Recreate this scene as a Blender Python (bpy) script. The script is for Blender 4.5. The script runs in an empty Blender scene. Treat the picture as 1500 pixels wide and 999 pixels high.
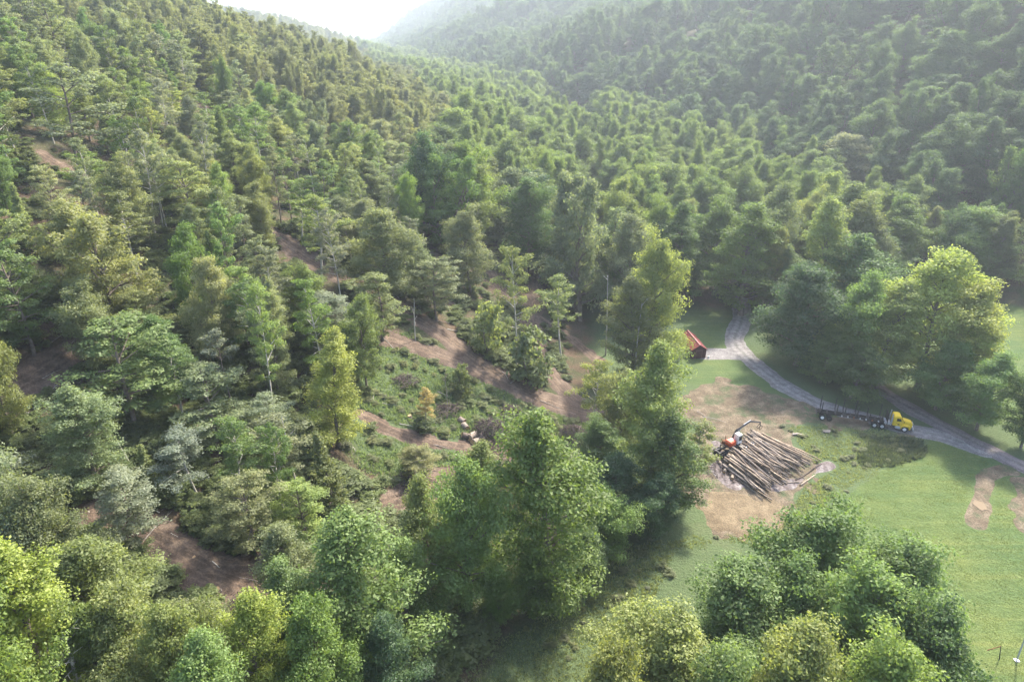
import bpy, bmesh, math, random
import numpy as np
from mathutils import Vector, Matrix

R_ = math.radians
SC = bpy.context.scene
COL = SC.collection
random.seed(7)
rng = np.random.default_rng(11)

# ------------------------------------------------------------------ camera, world, sun, exposure
CAM_Z = 68.0
PITCH = R_(24.5)
CP, SP = math.cos(PITCH), math.sin(PITCH)
cam = bpy.data.cameras.new('camera')
cam.sensor_width = 36.0
cam.lens = 24.0
cam.clip_start = 0.5
cam.clip_end = 20000
co = bpy.data.objects.new('camera', cam)
COL.objects.link(co)
co.location = (0, 0, CAM_Z)
co.rotation_euler = (math.pi / 2 - PITCH, 0, 0)
SC.camera = co

SUN_ELEV = R_(45)
SUN_AZ = R_(36)          # angle from +Y towards +X
world = bpy.data.worlds.new('World')
SC.world = world
world.use_nodes = True
wn = world.node_tree
wn.nodes.clear()
sky = wn.nodes.new('ShaderNodeTexSky')
sky.sky_type = 'NISHITA'
sky.sun_disc = False
sky.sun_elevation = SUN_ELEV
sky.sun_rotation = SUN_AZ
sky.air_density = 1.0
sky.dust_density = 3.0
sky.ozone_density = 1.0
bg = wn.nodes.new('ShaderNodeBackground')
bg.inputs['Strength'].default_value = 0.15
wo = wn.nodes.new('ShaderNodeOutputWorld')
wn.links.new(sky.outputs[0], bg.inputs[0])
wn.links.new(bg.outputs[0], wo.inputs[0])

sl = bpy.data.lights.new('sun', 'SUN')
sl.energy = 3.4
sl.angle = R_(4)
sl.color = (1.0, 0.93, 0.80)
so = bpy.data.objects.new('sun', sl)
COL.objects.link(so)
sd = Vector((math.sin(SUN_AZ) * math.cos(SUN_ELEV), math.cos(SUN_AZ) * math.cos(SUN_ELEV), math.sin(SUN_ELEV)))
so.rotation_euler = sd.to_track_quat('Z', 'Y').to_euler()

SC.view_settings.view_transform = 'Standard'
SC.view_settings.look = 'None'
SC.view_settings.exposure = 2.06
SC.view_settings.gamma = 1.0
SC.view_settings.use_curve_mapping = False
SC.render.engine = 'CYCLES'
SC.cycles.max_bounces = 5
SC.cycles.diffuse_bounces = 4
SC.cycles.glossy_bounces = 1
SC.cycles.transmission_bounces = 3
SC.cycles.volume_bounces = 0
SC.cycles.transparent_max_bounces = 4
SC.cycles.caustics_reflective = False
SC.cycles.caustics_refractive = False
HAZE_DENSITY = 0.00024

# ------------------------------------------------------------------ terrain
def vn(x, y, s=0.0):
    x = np.asarray(x, float); y = np.asarray(y, float)
    xi = np.floor(x); yi = np.floor(y)
    fx = x - xi; fy = y - yi
    fx = fx * fx * (3 - 2 * fx); fy = fy * fy * (3 - 2 * fy)
    def h(a, b):
        v = np.sin(a * 127.1 + b * 311.7 + s * 74.7) * 43758.5453
        return v - np.floor(v)
    a = h(xi, yi); b = h(xi + 1, yi); c = h(xi, yi + 1); d = h(xi + 1, yi + 1)
    return (a + (b - a) * fx) * (1 - fy) + (c + (d - c) * fx) * fy

XLY = [-300, 60, 90, 120, 200, 300, 450, 540, 750, 1300, 2500, 6000]
XLX = [-6, 0, 6, 14, 20, 20, -6, -22, -90, -230, -600, -1700]
FLX = [1, 1, 1, 1, 1, .94, .62, .42, .26, .80, .85, .6]
XRY = [-300, 100, 171, 280, 387, 465, 620, 900, 1300, 1900, 2600, 6000]
XRX = [170, 150, 138, 122, 97, 62, 5, -85, -190, -330, -470, -1400]
FRX = [.55, .58, .60, .62, .62, .60, .50, .38, .46, .62, .6, .5]

def softplus(u, k):
    return k * np.logaddexp(0, u / k)

def xl_of(y): return np.interp(y, XLY, XLX)
def xr_of(y): return np.interp(y, XRY, XRX)

def terrain(x, y):
    x = np.asarray(x, float); y = np.asarray(y, float)
    u = softplus(xl_of(y) - x, 3.0)
    amp = np.clip(u / 90, 0, 1)
    hl = np.interp(y, XLY, FLX) * .40 * 260 * np.tanh(u / 260 * (1 + .25 * np.tanh(u / 260)))
    hl = hl + amp * (vn(x / 75, y / 75, 1) - .5) * 13 + amp * (vn(x / 26, y / 26, 2) - .5) * 3.5
    w = softplus(x - xr_of(y), 5.0)
    ampr = np.clip(w / 110, 0, 1)
    hr = np.interp(y, XRY, FRX) * 420 * np.tanh(w / 420)
    hr = hr + ampr * ((vn((x + .5 * y) / 120, (y - .2 * x) / 120, 3) - .5) * 52 + (vn(x / 50, y / 50, 4) - .5) * 12)
    far = 75 * np.clip((y - 2600) / 900, 0, 1) ** 2 * (.6 + .8 * vn(x / 500, y / 500, 5))
    far = np.minimum(far, 120)
    base = (vn(x / 30, y / 30, 6) - .5) * .7
    floor = 18 * (1 - np.exp(-np.clip(y - 170, 0, None) / 420)) / .9
    return hl + hr + far + base + floor

def ray(px, py):
    dx = (px - 750) / 1000.0; dy = (py - 499.5) / 1000.0
    return dx, CP - dy * SP, -(dy * CP + SP)

def at(px, py):
    """the point of the ground that the photograph shows at this pixel"""
    dx, dyy, dz = ray(px, py)
    t = np.concatenate([np.arange(30, 400, .5), np.arange(400, 4000, 4)])
    h = terrain(t * dx, t * dyy)
    hit = np.nonzero(CAM_Z + t * dz < h)[0]
    if not len(hit): return None
    i = max(hit[0], 1)
    a, b = t[i - 1], t[i]
    for _ in range(12):
        m = (a + b) / 2
        if CAM_Z + m * dz < float(terrain(m * dx, m * dyy)): b = m
        else: a = m
    return Vector((b * dx, b * dyy, float(terrain(b * dx, b * dyy))))

def px_of(x, y, z):
    z = np.asarray(z) - CAM_Z
    d = y * CP - z * SP
    v = -(z * CP + y * SP)
    return 750 + 1000 * x / d, 499.5 + 1000 * v / d, d

def zg(x, y): return float(terrain(x, y))

# ------------------------------------------------------------------ materials
def mat(name):
    m = bpy.data.materials.new(name); m.use_nodes = True
    m.node_tree.nodes.clear()
    return m, m.node_tree.nodes, m.node_tree.links

def ramp(N, L, fac, stops):
    r = N.new('ShaderNodeValToRGB')
    e = r.color_ramp.elements
    e[0].position, e[0].color = stops[0][0], (*stops[0][1], 1)
    e[1].position, e[1].color = stops[-1][0], (*stops[-1][1], 1)
    for p, c in stops[1:-1]:
        k = e.new(p); k.color = (*c, 1)
    L.new(fac, r.inputs[0])
    return r.outputs[0]

def noise(N, L, vec, scale, detail=4, rough=.55):
    n = N.new('ShaderNodeTexNoise')
    n.inputs['Scale'].default_value = scale
    n.inputs['Detail'].default_value = detail
    n.inputs['Roughness'].default_value = rough
    if vec is not None: L.new(vec, n.inputs['Vector'])
    return n.outputs[0]

def mix(N, L, fac, a, b, mode='MIX'):
    m = N.new('ShaderNodeMix'); m.data_type = 'RGBA'; m.blend_type = mode
    for i, v in ((0, fac), (6, a), (7, b)):
        if isinstance(v, (int, float)): m.inputs[i].default_value = v
        elif isinstance(v, tuple): m.inputs[i].default_value = (*v, 1)
        else: L.new(v, m.inputs[i])
    return m.outputs[2]

def finish(N, L, col, rough=.8, bump=None, bdist=.1, bstr=.5, spec=.3, metal=0):
    p = N.new('ShaderNodeBsdfPrincipled')
    if isinstance(col, tuple): p.inputs['Base Color'].default_value = (*col, 1)
    else: L.new(col, p.inputs['Base Color'])
    p.inputs['Roughness'].default_value = rough
    p.inputs['Specular IOR Level'].default_value = spec
    p.inputs['Metallic'].default_value = metal
    if bump is not None:
        b = N.new('ShaderNodeBump'); b.inputs['Distance'].default_value = bdist; b.inputs['Strength'].default_value = bstr
        L.new(bump, b.inputs['Height']); L.new(b.outputs[0], p.inputs['Normal'])
    o = N.new('ShaderNodeOutputMaterial'); L.new(p.outputs[0], o.inputs[0])

def simple(name, col, rough=.6, var=.25, scale=3.0, spec=.4, metal=0, bump=0.0):
    m, N, L = mat(name)
    g = N.new('ShaderNodeNewGeometry'); tc = N.new('ShaderNodeTexCoord')
    n = noise(N, L, tc.outputs['Object'], scale, 5)
    lo = tuple(max(0, c * (1 - var)) for c in col); hi = tuple(min(1, c * (1 + var)) for c in col)
    c = ramp(N, L, n, [(.3, lo), (.7, hi)])
    finish(N, L, c, rough, n if bump else None, bump, .6, spec, metal)
    return m

LEAFK = 2.1
def leaf_material(name, trans=.50):
    m, N, L = mat(name)
    oi = N.new('ShaderNodeObjectInfo')
    at_ = N.new('ShaderNodeAttribute'); at_.attribute_name = 'tone'
    r1 = ramp(N, L, oi.outputs['Random'], [(0, (.80, .86, .72)), (.22, (.97, .98, .9)), (.45, (.74, .78, .80)), (.62, (1.12, 1.13, .9)),
                                           (.8, (.85, .95, .8)), (.93, (1.16, 1.13, .85)), (1, (.9, .95, .85))])
    c = mix(N, L, 1.0, oi.outputs['Color'], r1, 'MULTIPLY')
    r2 = ramp(N, L, at_.outputs['Fac'], [(0, (.66, .68, .64)), (.5, (.97, 1, .97)), (.85, (1.2, 1.18, 1.05)), (1, (1.4, 1.3, 1.05))])
    c = mix(N, L, 1.0, c, r2, 'MULTIPLY')
    c = mix(N, L, 1.0, c, (LEAFK * 1.06, LEAFK * .92, LEAFK * 1.35), 'MULTIPLY')
    d = N.new('ShaderNodeBsdfDiffuse'); L.new(c, d.inputs[0])
    t = N.new('ShaderNodeBsdfTranslucent')
    tcol = mix(N, L, 1.0, c, (1.3, 1.3, .72), 'MULTIPLY'); L.new(tcol, t.inputs[0])
    ms = N.new('ShaderNodeMixShader'); ms.inputs[0].default_value = trans
    L.new(d.outputs[0], ms.inputs[1]); L.new(t.outputs[0], ms.inputs[2])
    gl = N.new('ShaderNodeBsdfGlossy'); gl.inputs['Roughness'].default_value = .6
    m2 = N.new('ShaderNodeMixShader'); m2.inputs[0].default_value = .025
    L.new(ms.outputs[0], m2.inputs[1]); L.new(gl.outputs[0], m2.inputs[2])
    o = N.new('ShaderNodeOutputMaterial'); L.new(m2.outputs[0], o.inputs[0])
    return m

M_LEAF = leaf_material('leaf')
M_BARK = simple('bark', (.17, .14, .115), .9, .35, 2.5, .1)
M_PALE = simple('pale_bark', (.42, .39, .34), .9, .3, 2.5, .1)
M_DEAD = simple('dead_wood', (.30, .26, .23), .9, .35, 2.0, .1)

# ground
def ground_material():
    m, N, L = mat('ground_surface')
    g = N.new('ShaderNodeNewGeometry'); P = g.outputs['Position']
    fo = N.new('ShaderNodeAttribute'); fo.attribute_name = 'forest'
    mo = N.new('ShaderNodeAttribute'); mo.attribute_name = 'mown'
    n1 = noise(N, L, P, .09, 6, .6); n2 = noise(N, L, P, 1.1, 5, .65); n3 = noise(N, L, P, 3.5, 4, .7)
    tall = ramp(N, L, n1, [(.3, (.050, .084, .036)), (.55, (.075, .112, .046)), (.75, (.115, .128, .060))])
    tall = mix(N, L, n2, tall, mix(N, L, .6, tall, (.095, .105, .06)))
    # streaks of the mower
    mp = N.new('ShaderNodeMapping'); mp.inputs['Rotation'].default_value = (0, 0, R_(-52)); mp.inputs['Scale'].default_value = (.05, 1.0, 1)
    L.new(P, mp.inputs[0]); ns = noise(N, L, mp.outputs[0], .9, 3, .6)
    lawn = ramp(N, L, ns, [(.3, (.058, .096, .034)), (.5, (.078, .116, .040)), (.72, (.125, .148, .050))])
    lawn = mix(N, L, .45, lawn, ramp(N, L, n1, [(.35, (.050, .090, .036)), (.66, (.140, .160, .048))]))
    grass = mix(N, L, mo.outputs['Fac'], tall, lawn)
    f = ramp(N, L, noise(N, L, P, .16, 6, .65), [(.40, (.10, .062, .046)), (.52, (.055, .06, .03)), (.62, (.032, .07, .02))])
    f = mix(N, L, .5, f, ramp(N, L, n3, [(.3, (.045, .034, .025)), (.5, (.07, .06, .035)), (.7, (.15, .11, .08))]))
    c = mix(N, L, fo.outputs['Fac'], grass, f)
    fine = ramp(N, L, noise(N, L, P, 5.0, 3, .7), [(.3, (.72, .72, .72)), (.7, (1.25, 1.25, 1.25))])
    c = mix(N, L, 1.0, c, fine, 'MULTIPLY')
    finish(N, L, c, .95, noise(N, L, P, 2.2, 6, .7), .5, .7, .1)
    return m

def dirt_material(name, a, b, c2, grassy=None, scale=.5, track=None):
    m, N, L = mat(name)
    g = N.new('ShaderNodeNewGeometry'); P = g.outputs['Position']
    n1 = noise(N, L, P, scale, 7, .65)
    n2 = noise(N, L, P, 4.0, 5, .7)
    c = ramp(N, L, n1, [(.32, a), (.5, b), (.68, c2)])
    if grassy: 
        nn = noise(N, L, P, .22, 6, .7)
        f = ramp(N, L, nn, [(.50, (0, 0, 0)), (.62, (1, 1, 1))])
        c = mix(N, L, f, c, grassy)
    c = mix(N, L, 1.0, c, ramp(N, L, n2, [(.3, (.62, .62, .62)), (.7, (1.36, 1.33, 1.28))]), 'MULTIPLY')
    if track:
        la = N.new('ShaderNodeAttribute'); la.attribute_name = 'lat'
        wig = N.new('ShaderNodeMath'); wig.operation = 'MULTIPLY_ADD'; wig.inputs[1].default_value = .5
        L.new(noise(N, L, P, .7, 3, .6), wig.inputs[0]); L.new(la.outputs['Fac'], wig.inputs[2])
        r = ramp(N, L, wig.outputs[0], [(.0, (.8, .8, .8))] + track + [(1.0, (1, 1, 1))])
        c = mix(N, L, 1.0, c, r, 'MULTIPLY')
    finish(N, L, c, .95, n2, .3, .7, .15)
    return m

TRK = [(.28, (.80, .84, .76)), (.42, (1.16, 1.15, 1.15)), (.62, (1.14, 1.12, 1.12)), (.76, (.86, .86, .84))]
TRK2 = [(.30, (.9, .9, .88)), (.42, (1.3, 1.26, 1.2)), (.55, (.78, .77, .76)), (.70, (1.1, 1.08, 1.06))]
M_GROUND = ground_material()
M_TRAIL = dirt_material('skid_trail_soil', (.066, .048, .037), (.102, .076, .060), (.15, .115, .090), None, .35, TRK2)
M_DIRT = dirt_material('bare_dirt', (.080, .061, .042), (.122, .097, .069), (.185, .152, .112), (.065, .080, .042))
M_STRAW = dirt_material('straw_dirt', (.098, .075, .048), (.146, .114, .075), (.21, .168, .110), None, .4)
M_GRAVEL = dirt_material('gravel', (.135, .128, .130), (.185, .176, .178), (.24, .23, .23), None, .8, TRK)
M_ROAD = dirt_material('road_gravel', (.12, .105, .11), (.165, .145, .15), (.20, .175, .17), None, .5, TRK)
M_BARKDIRT = dirt_material('bark_mulch', (.07, .055, .05), (.13, .11, .11), (.27, .25, .25), None, .9)

# ------------------------------------------------------------------ object helpers
def tag(o, label=None, cat=None, group=None, kind=None):
    if label: o['label'] = label
    if cat: o['category'] = cat
    if group: o['group'] = group
    if kind: o['kind'] = kind
    return o

def link(name, me, mats, parent=None):
    o = bpy.data.objects.new(name, me)
    if mats is not None and not me.materials:
        for m in (mats if isinstance(mats, (list, tuple)) else [mats]): me.materials.append(m)
    COL.objects.link(o)
    if parent is not None: o.parent = parent
    return o

def empty(name, loc=(0, 0, 0), rz=0):
    o = bpy.data.objects.new(name, None); COL.objects.link(o)
    o.empty_display_size = .2
    o.location = loc; o.rotation_euler = (0, 0, rz)
    return o

def mesh_np(name, verts, quads, attr=None, smooth=False, matidx=None):
    me = bpy.data.meshes.new(name)
    verts = np.ascontiguousarray(verts, np.float32); quads = np.ascontiguousarray(quads, np.int32)
    nv, nf, k = len(verts), len(quads), quads.shape[1]
    me.vertices.add(nv); me.vertices.foreach_set('co', verts.ravel())
    me.loops.add(nf * k); me.loops.foreach_set('vertex_index', quads.ravel())
    me.polygons.add(nf)
    me.polygons.foreach_set('loop_start', np.arange(0, nf * k, k, dtype=np.int32))
    if smooth: me.polygons.foreach_set('use_smooth', np.ones(nf, bool))
    if matidx is not None: me.polygons.foreach_set('material_index', np.ascontiguousarray(matidx, np.int32))
    for n, (dom, arr) in (attr or {}).items():
        a = me.attributes.new(n, 'FLOAT', dom); a.data.foreach_set('value', np.ascontiguousarray(arr, np.float32))
    me.update(calc_edges=True)
    return me

def tubes(paths, n=6, caps=True):
    """paths: list of (points Kx3, radii K) -> verts, quads (capped with degenerate-free fans as quads)"""
    V, Q, off = [], [], 0
    for pts, rad in paths:
        pts = np.asarray(pts, float); K = len(pts)
        tan = np.gradient(pts, axis=0); tan /= np.linalg.norm(tan, axis=1)[:, None] + 1e-9
        ref = np.array([0, 0, 1.0]) if abs(tan[0][2]) < .8 else np.array([1.0, 0, 0])
        a = np.cross(tan, ref); a /= np.linalg.norm(a, axis=1)[:, None] + 1e-9
        b = np.cross(tan, a)
        th = np.linspace(0, 2 * math.pi, n, endpoint=False)
        ring = pts[:, None, :] + np.asarray(rad)[:, None, None] * (np.cos(th)[None, :, None] * a[:, None, :] + np.sin(th)[None, :, None] * b[:, None, :])
        V.append(ring.reshape(-1, 3))
        for i in range(K - 1):
            j = np.arange(n); jn = (j + 1) % n
            Q.append(np.stack([off + i * n + j, off + i * n + jn, off + (i + 1) * n + jn, off + (i + 1) * n + j], 1))
        off += K * n
    return np.concatenate(V), np.concatenate(Q)

# ------------------------------------------------------------------ pixel outlines -> ground regions
def world_poly(px):
    out = []
    for p in px:
        w = at(*p)
        if w is not None: out.append((w.x, w.y))
    return np.array(out)

def poly_sdf(poly, X, Y):
    """+ inside, - outside"""
    X = np.asarray(X, float); Y = np.asarray(Y, float)
    d = np.full(X.shape, 1e9); ins = np.zeros(X.shape, bool)
    n = len(poly)
    for i in range(n):
        x0, y0 = poly[i]; x1, y1 = poly[(i + 1) % n]
        ex, ey = x1 - x0, y1 - y0
        t = np.clip(((X - x0) * ex + (Y - y0) * ey) / (ex * ex + ey * ey + 1e-9), 0, 1)
        d = np.minimum(d, np.hypot(X - x0 - t * ex, Y - y0 - t * ey))
        c = ((y0 > Y) != (y1 > Y)) & (X < (x1 - x0) * (Y - y0) / (y1 - y0 + 1e-12) + x0)
        ins ^= c
    return np.where(ins, d, -d)

def smooth_line(pts, step=.6):
    P = np.asarray(pts, float); out = []
    P = np.vstack([2 * P[0] - P[1], P, 2 * P[-1] - P[-2]])
    for i in range(1, len(P) - 2):
        n = max(2, int(np.linalg.norm(P[i + 1] - P[i]) / step))
        for t in np.linspace(0, 1, n, endpoint=False):
            out.append(.5 * ((2 * P[i]) + (-P[i - 1] + P[i + 1]) * t + (2 * P[i - 1] - 5 * P[i] + 4 * P[i + 1] - P[i + 2]) * t * t + (-P[i - 1] + 3 * P[i] - 3 * P[i + 1] + P[i + 2]) * t ** 3))
    out.append(P[-2])
    return np.array(out)

def line_sdf(line, hw, X, Y):
    """returns (half width - distance, signed lateral)"""
    X = np.asarray(X, float); sh = X.shape
    Xf = X.ravel(); Yf = np.asarray(Y, float).ravel()
    d = np.full(Xf.shape, 1e9); lat = np.zeros(Xf.shape)
    for i in range(0, len(line) - 1, 2):
        x0, y0 = line[i][:2]; x1, y1 = line[min(i + 2, len(line) - 1)][:2]
        ex, ey = x1 - x0, y1 - y0; l2 = ex * ex + ey * ey + 1e-9
        t = np.clip(((Xf - x0) * ex + (Yf - y0) * ey) / l2, 0, 1)
        qx, qy = Xf - x0 - t * ex, Yf - y0 - t * ey
        dd = np.hypot(qx, qy); k = dd < d
        d[k] = dd[k]; lat[k] = (np.sign(ex * qy - ey * qx) * dd)[k]
    return (hw - d).reshape(sh), lat.reshape(sh)

def sheet(name, sdf, bbox, material, lift=.07, res=.4, rag=.5, ruts=False, edge=.14, seed=0):
    x0, y0, x1, y1 = bbox
    gx = np.arange(x0, x1 + res, res); gy = np.arange(y0, y1 + res, res)
    X, Y = np.meshgrid(gx, gy)
    s = sdf(X, Y); lat = None
    if isinstance(s, tuple): s, lat = s
    s = s + rag * ((vn(X / 1.7, Y / 1.7, 20 + seed) - .5) + 1.6 * (vn(X / 5, Y / 5, 30 + seed) - .5))
    z = terrain(X, Y) + np.clip(s * edge, -.3, lift) + .02 * (vn(X / .8, Y / .8, 9) - .5)
    if ruts and lat is not None:
        z = z + .09 - .11 * (np.exp(-((np.abs(lat) - .95) / .3) ** 2))
    keep = (s > -.9)
    k4 = keep[:-1, :-1] & keep[1:, :-1] & keep[:-1, 1:] & keep[1:, 1:]
    idx = np.arange(X.size).reshape(X.shape)
    q = np.stack([idx[:-1, :-1][k4], idx[:-1, 1:][k4], idx[1:, 1:][k4], idx[1:, :-1][k4]], 1)
    used, inv = np.unique(q, return_inverse=True)
    V = np.stack([X.ravel()[used], Y.ravel()[used], z.ravel()[used]], 1)
    at_ = {'lat': ('POINT', np.clip(np.abs(lat).ravel()[used] / 3.0, 0, 1))} if lat is not None else None
    o = link(name, mesh_np(name, V, inv.reshape(q.shape), at_, smooth=True), material)
    return tag(o, kind='structure')

def bbox_of(P, pad=4):
    P = np.asarray(P)
    return P[:, 0].min() - pad, P[:, 1].min() - pad, P[:, 0].max() + pad, P[:, 1].max() + pad

def wl(px): return smooth_line(world_poly(px))

# regions seen in the photograph
MOWN = world_poly([(1180, 768), (1290, 688), (1370, 640), (1480, 682), (1500, 705), (1620, 760), (1620, 1100), (1000, 1100), (1180, 860)])
OPENING = world_poly([(530, 500), (600, 480), (700, 545), (860, 600), (860, 640), (760, 650), (720, 700), (600, 720), (520, 690), (470, 600)])
TRAILS = [  # (pixel centreline, half width m)
    (wl([(395, 338), (430, 365), (475, 395), (540, 425), (590, 455), (650, 492), (700, 530), (760, 570), (830, 598), (900, 612)]), 3.0),
    (wl([(500, 470), (570, 497), (640, 520), (700, 545), (750, 568)]), 2.0),
    (wl([(790, 385), (788, 430), (778, 470), (790, 520), (825, 570), (870, 605)]), 2.2),
    (wl([(720, 400), (745, 430), (830, 490), (880, 530)]), 1.3),
    (wl([(640, 375), (690, 400), (740, 430)]), 1.3),
    (wl([(530, 610), (600, 640), (680, 655), (750, 660), (800, 640)]), 1.5),
    (wl([(560, 745), (620, 722), (660, 700)]), 2.0),
    (wl([(130, 755), (210, 775), (265, 810), (320, 850), (390, 865), (470, 850)]), 2.3),
    (wl([(260, 800), (330, 835), (420, 830)]), 2.0),
    (wl([(330, 860), (370, 890), (380, 930)]), 1.6),
    (wl([(-60, 590), (40, 560), (110, 515), (170, 490)]), 2.6),
    (wl([(60, 225), (110, 255), (165, 285)]), 1.4),
    (wl([(290, 150), (300, 190), (305, 225)]), 1.4),
    (wl([(395, 340), (350, 330), (310, 325)]), 1.2),
]
DRIVE = wl([(1087, 440), (1086, 470), (1076, 500), (1100, 528), (1150, 566), (1205, 594), (1270, 612), (1335, 630), (1385, 640), (1440, 660)])
SPUR = wl([(1032, 518), (1055, 518), (1085, 520)])
ROAD = wl([(1230, 520), (1292, 572), (1350, 608), (1420, 645), (1500, 684), (1600, 735), (1750, 800)])

# ------------------------------------------------------------------ ground sheet
def build_ground():
    gx = np.concatenate([-np.geomspace(7000, 140, 70), np.arange(-138, -92, 2.5), np.arange(-91, 141, .7), np.arange(142, 190, 3), np.geomspace(192, 7000, 75)])
    gy = np.concatenate([-np.geomspace(400, 30, 6), np.arange(-20, 24, 3), np.arange(25, 185, .7), np.arange(187, 420, 4), np.geomspace(425, 9000, 110)])
    X, Y = np.meshgrid(gx, gy)
    Z = terrain(X, Y)
    s_l = X - xl_of(Y); s_r = xr_of(Y) - X
    wob = (vn(X / 9, Y / 9, 40) - .5) * 6
    meadow = np.clip((np.minimum(s_l - 1, s_r) + wob) / 3, 0, 1) * np.clip((175 - Y + wob) / 5, 0, 1)
    meadow = np.maximum(meadow, np.clip((poly_sdf(OPENING, X, Y) + wob * .5) / 3, 0, 1) * .92)
    lane = world_poly([(560, 1400), (680, 990), (780, 890), (880, 830), (1000, 760), (1120, 760), (900, 1000), (900, 1400)])
    meadow = np.maximum(meadow, np.clip((poly_sdf(lane, X, Y) + wob * .4) / 2, 0, 1))
    far_field = np.clip(1 - np.hypot((X - 40) / 24, (Y - 478) / 50), 0, 1) * 6
    meadow = np.maximum(meadow, np.clip(far_field, 0, 1))
    mown = np.clip((poly_sdf(MOWN, X, Y) + (vn(X / 2, Y / 2, 41) - .5) * .5) / .5, 0, 1)
    mown = np.maximum(mown, np.clip((X - 92) / 3, 0, 1) * (Y > 105))
    mown = np.maximum(mown, np.clip(far_field, 0, 1))
    yard = world_poly([(1000, 440), (1085, 455), (1075, 500), (1150, 575), (1130, 590), (985, 560)])
    mown = np.maximum(mown, np.clip(poly_sdf(yard, X, Y) / 2, 0, 1) * .7)
    ny, nx = X.shape
    idx = np.arange(X.size).reshape(X.shape)
    q = np.stack([idx[:-1, :-1].ravel(), idx[:-1, 1:].ravel(), idx[1:, 1:].ravel(), idx[1:, :-1].ravel()], 1)
    me = mesh_np('ground', np.stack([X.ravel(), Y.ravel(), Z.ravel()], 1), q,
                 {'forest': ('POINT', 1 - meadow.ravel()), 'mown': ('POINT', mown.ravel())}, True)
    tag(link('ground', me, M_GROUND), kind='structure')
build_ground()

for i, (ln, hw) in enumerate(TRAILS):
    sheet('dirt_trail', lambda X, Y, ln=ln, hw=hw: line_sdf(ln, hw, X, Y), bbox_of(ln, 5), M_TRAIL, .10 + .012 * i, .45, .9, True, .2, i)
dirt = world_poly([(985, 575), (1060, 560), (1110, 570), (1150, 580), (1205, 603), (1330, 632), (1290, 630), (1190, 618), (1120, 622), (1160, 640),
                   (1190, 690), (1160, 740), (1140, 770), (1080, 785), (1030, 768), (1010, 720), (1000, 640)])
sheet('dirt_clearing', lambda X, Y: poly_sdf(dirt, X, Y), bbox_of(dirt), M_DIRT, .06, .4, 3.6, seed=51)
straw = world_poly([(1030, 715), (1080, 728), (1150, 735), (1135, 765), (1080, 782), (1035, 768), (1020, 740)])
sheet('straw_patch', lambda X, Y: poly_sdf(straw, X, Y), bbox_of(straw), M_STRAW, .10, .4, 2.6, seed=52)
mulch = [wl([(1060, 700), (1100, 715), (1150, 712), (1190, 695), (1215, 680)]), wl([(1048, 650), (1052, 690), (1080, 712)])]
sheet('bark_debris', lambda X, Y: np.maximum(line_sdf(mulch[0], 1.1, X, Y)[0], line_sdf(mulch[1], 1.6, X, Y)[0]), bbox_of(np.vstack(mulch)), M_BARKDIRT, .14, .35, 1.0, seed=53)
allg = np.vstack([DRIVE, SPUR])
def drive_sdf(X, Y):
    a, la = line_sdf(DRIVE, 2.35, X, Y); b, lb = line_sdf(SPUR, 3.0, X, Y)
    return np.maximum(a, b), la
sheet('gravel_drive', drive_sdf, bbox_of(allg, 5), M_GRAVEL, .09, .4, .4, seed=54)
sheet('road', lambda X, Y: line_sdf(ROAD, 2.0, X, Y), bbox_of(ROAD, 5), M_ROAD, .12, .4, .45, seed=55)
pdl = [wl([(1478, 688), (1450, 694), (1440, 715), (1434, 745), (1430, 768)])]
sheet('mud_patch', lambda X, Y: line_sdf(pdl[0], 1.45, X, Y), bbox_of(pdl[0]), M_DIRT, .10, .3, .5, seed=56)
eastp = world_poly([(1482, 700), (1520, 705), (1600, 790), (1500, 775), (1478, 740)])
sheet('bare_patch', lambda X, Y: poly_sdf(eastp, X, Y), bbox_of(eastp), M_DIRT, .08, .4, 1.2, seed=57)
far_p = world_poly([(1150, 632), (1180, 636), (1176, 642), (1150, 640)])

def puddle():
    c = at(1435, 741)
    m, N, L = mat('muddy_water')
    finish(N, L, (.085, .050, .018), .5, None, spec=.12)
    n = 44; V = [(0, 0, .0)]; F = []
    for i in range(n):
        a = 2 * math.pi * i / n; r = 1 + .14 * math.sin(2 * a + 1) + .1 * math.sin(5 * a)
        V.append((.8 * r * math.cos(a), 1.4 * r * math.sin(a), 0))
    for i in range(n): F.append((0, 1 + i, 1 + (i + 1) % n))
    me = bpy.data.meshes.new('puddle'); me.from_pydata(V, [], F)
    o = link('puddle', me, m); o.location = (c.x, c.y, c.z + .17)
    tag(o, 'round orange-brown muddy puddle in the bare dirt beside the road', 'puddle', kind='structure')
puddle()

# ------------------------------------------------------------------ tree builder
def prof_round(t): return np.sin(np.pi * (.13 + .80 * t)) ** .6
def prof_ovate(t): return 1.22 * (1 - t) ** .55 * (t + .22) ** .3
def prof_poplar(t): return 1.08 * np.clip(1 - t ** 2.4, 0, 1) ** .7 * (t + .3) ** .3
def prof_cone(t): return (1 - t) ** .9 * .98 + .04
def prof_thin(t): return np.sin(np.pi * (.2 + .72 * t)) ** .5
def prof_dome(t): return np.sqrt(np.clip(1 - t ** 2.2, 0, 1)) * (t + .35) ** .25

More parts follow.
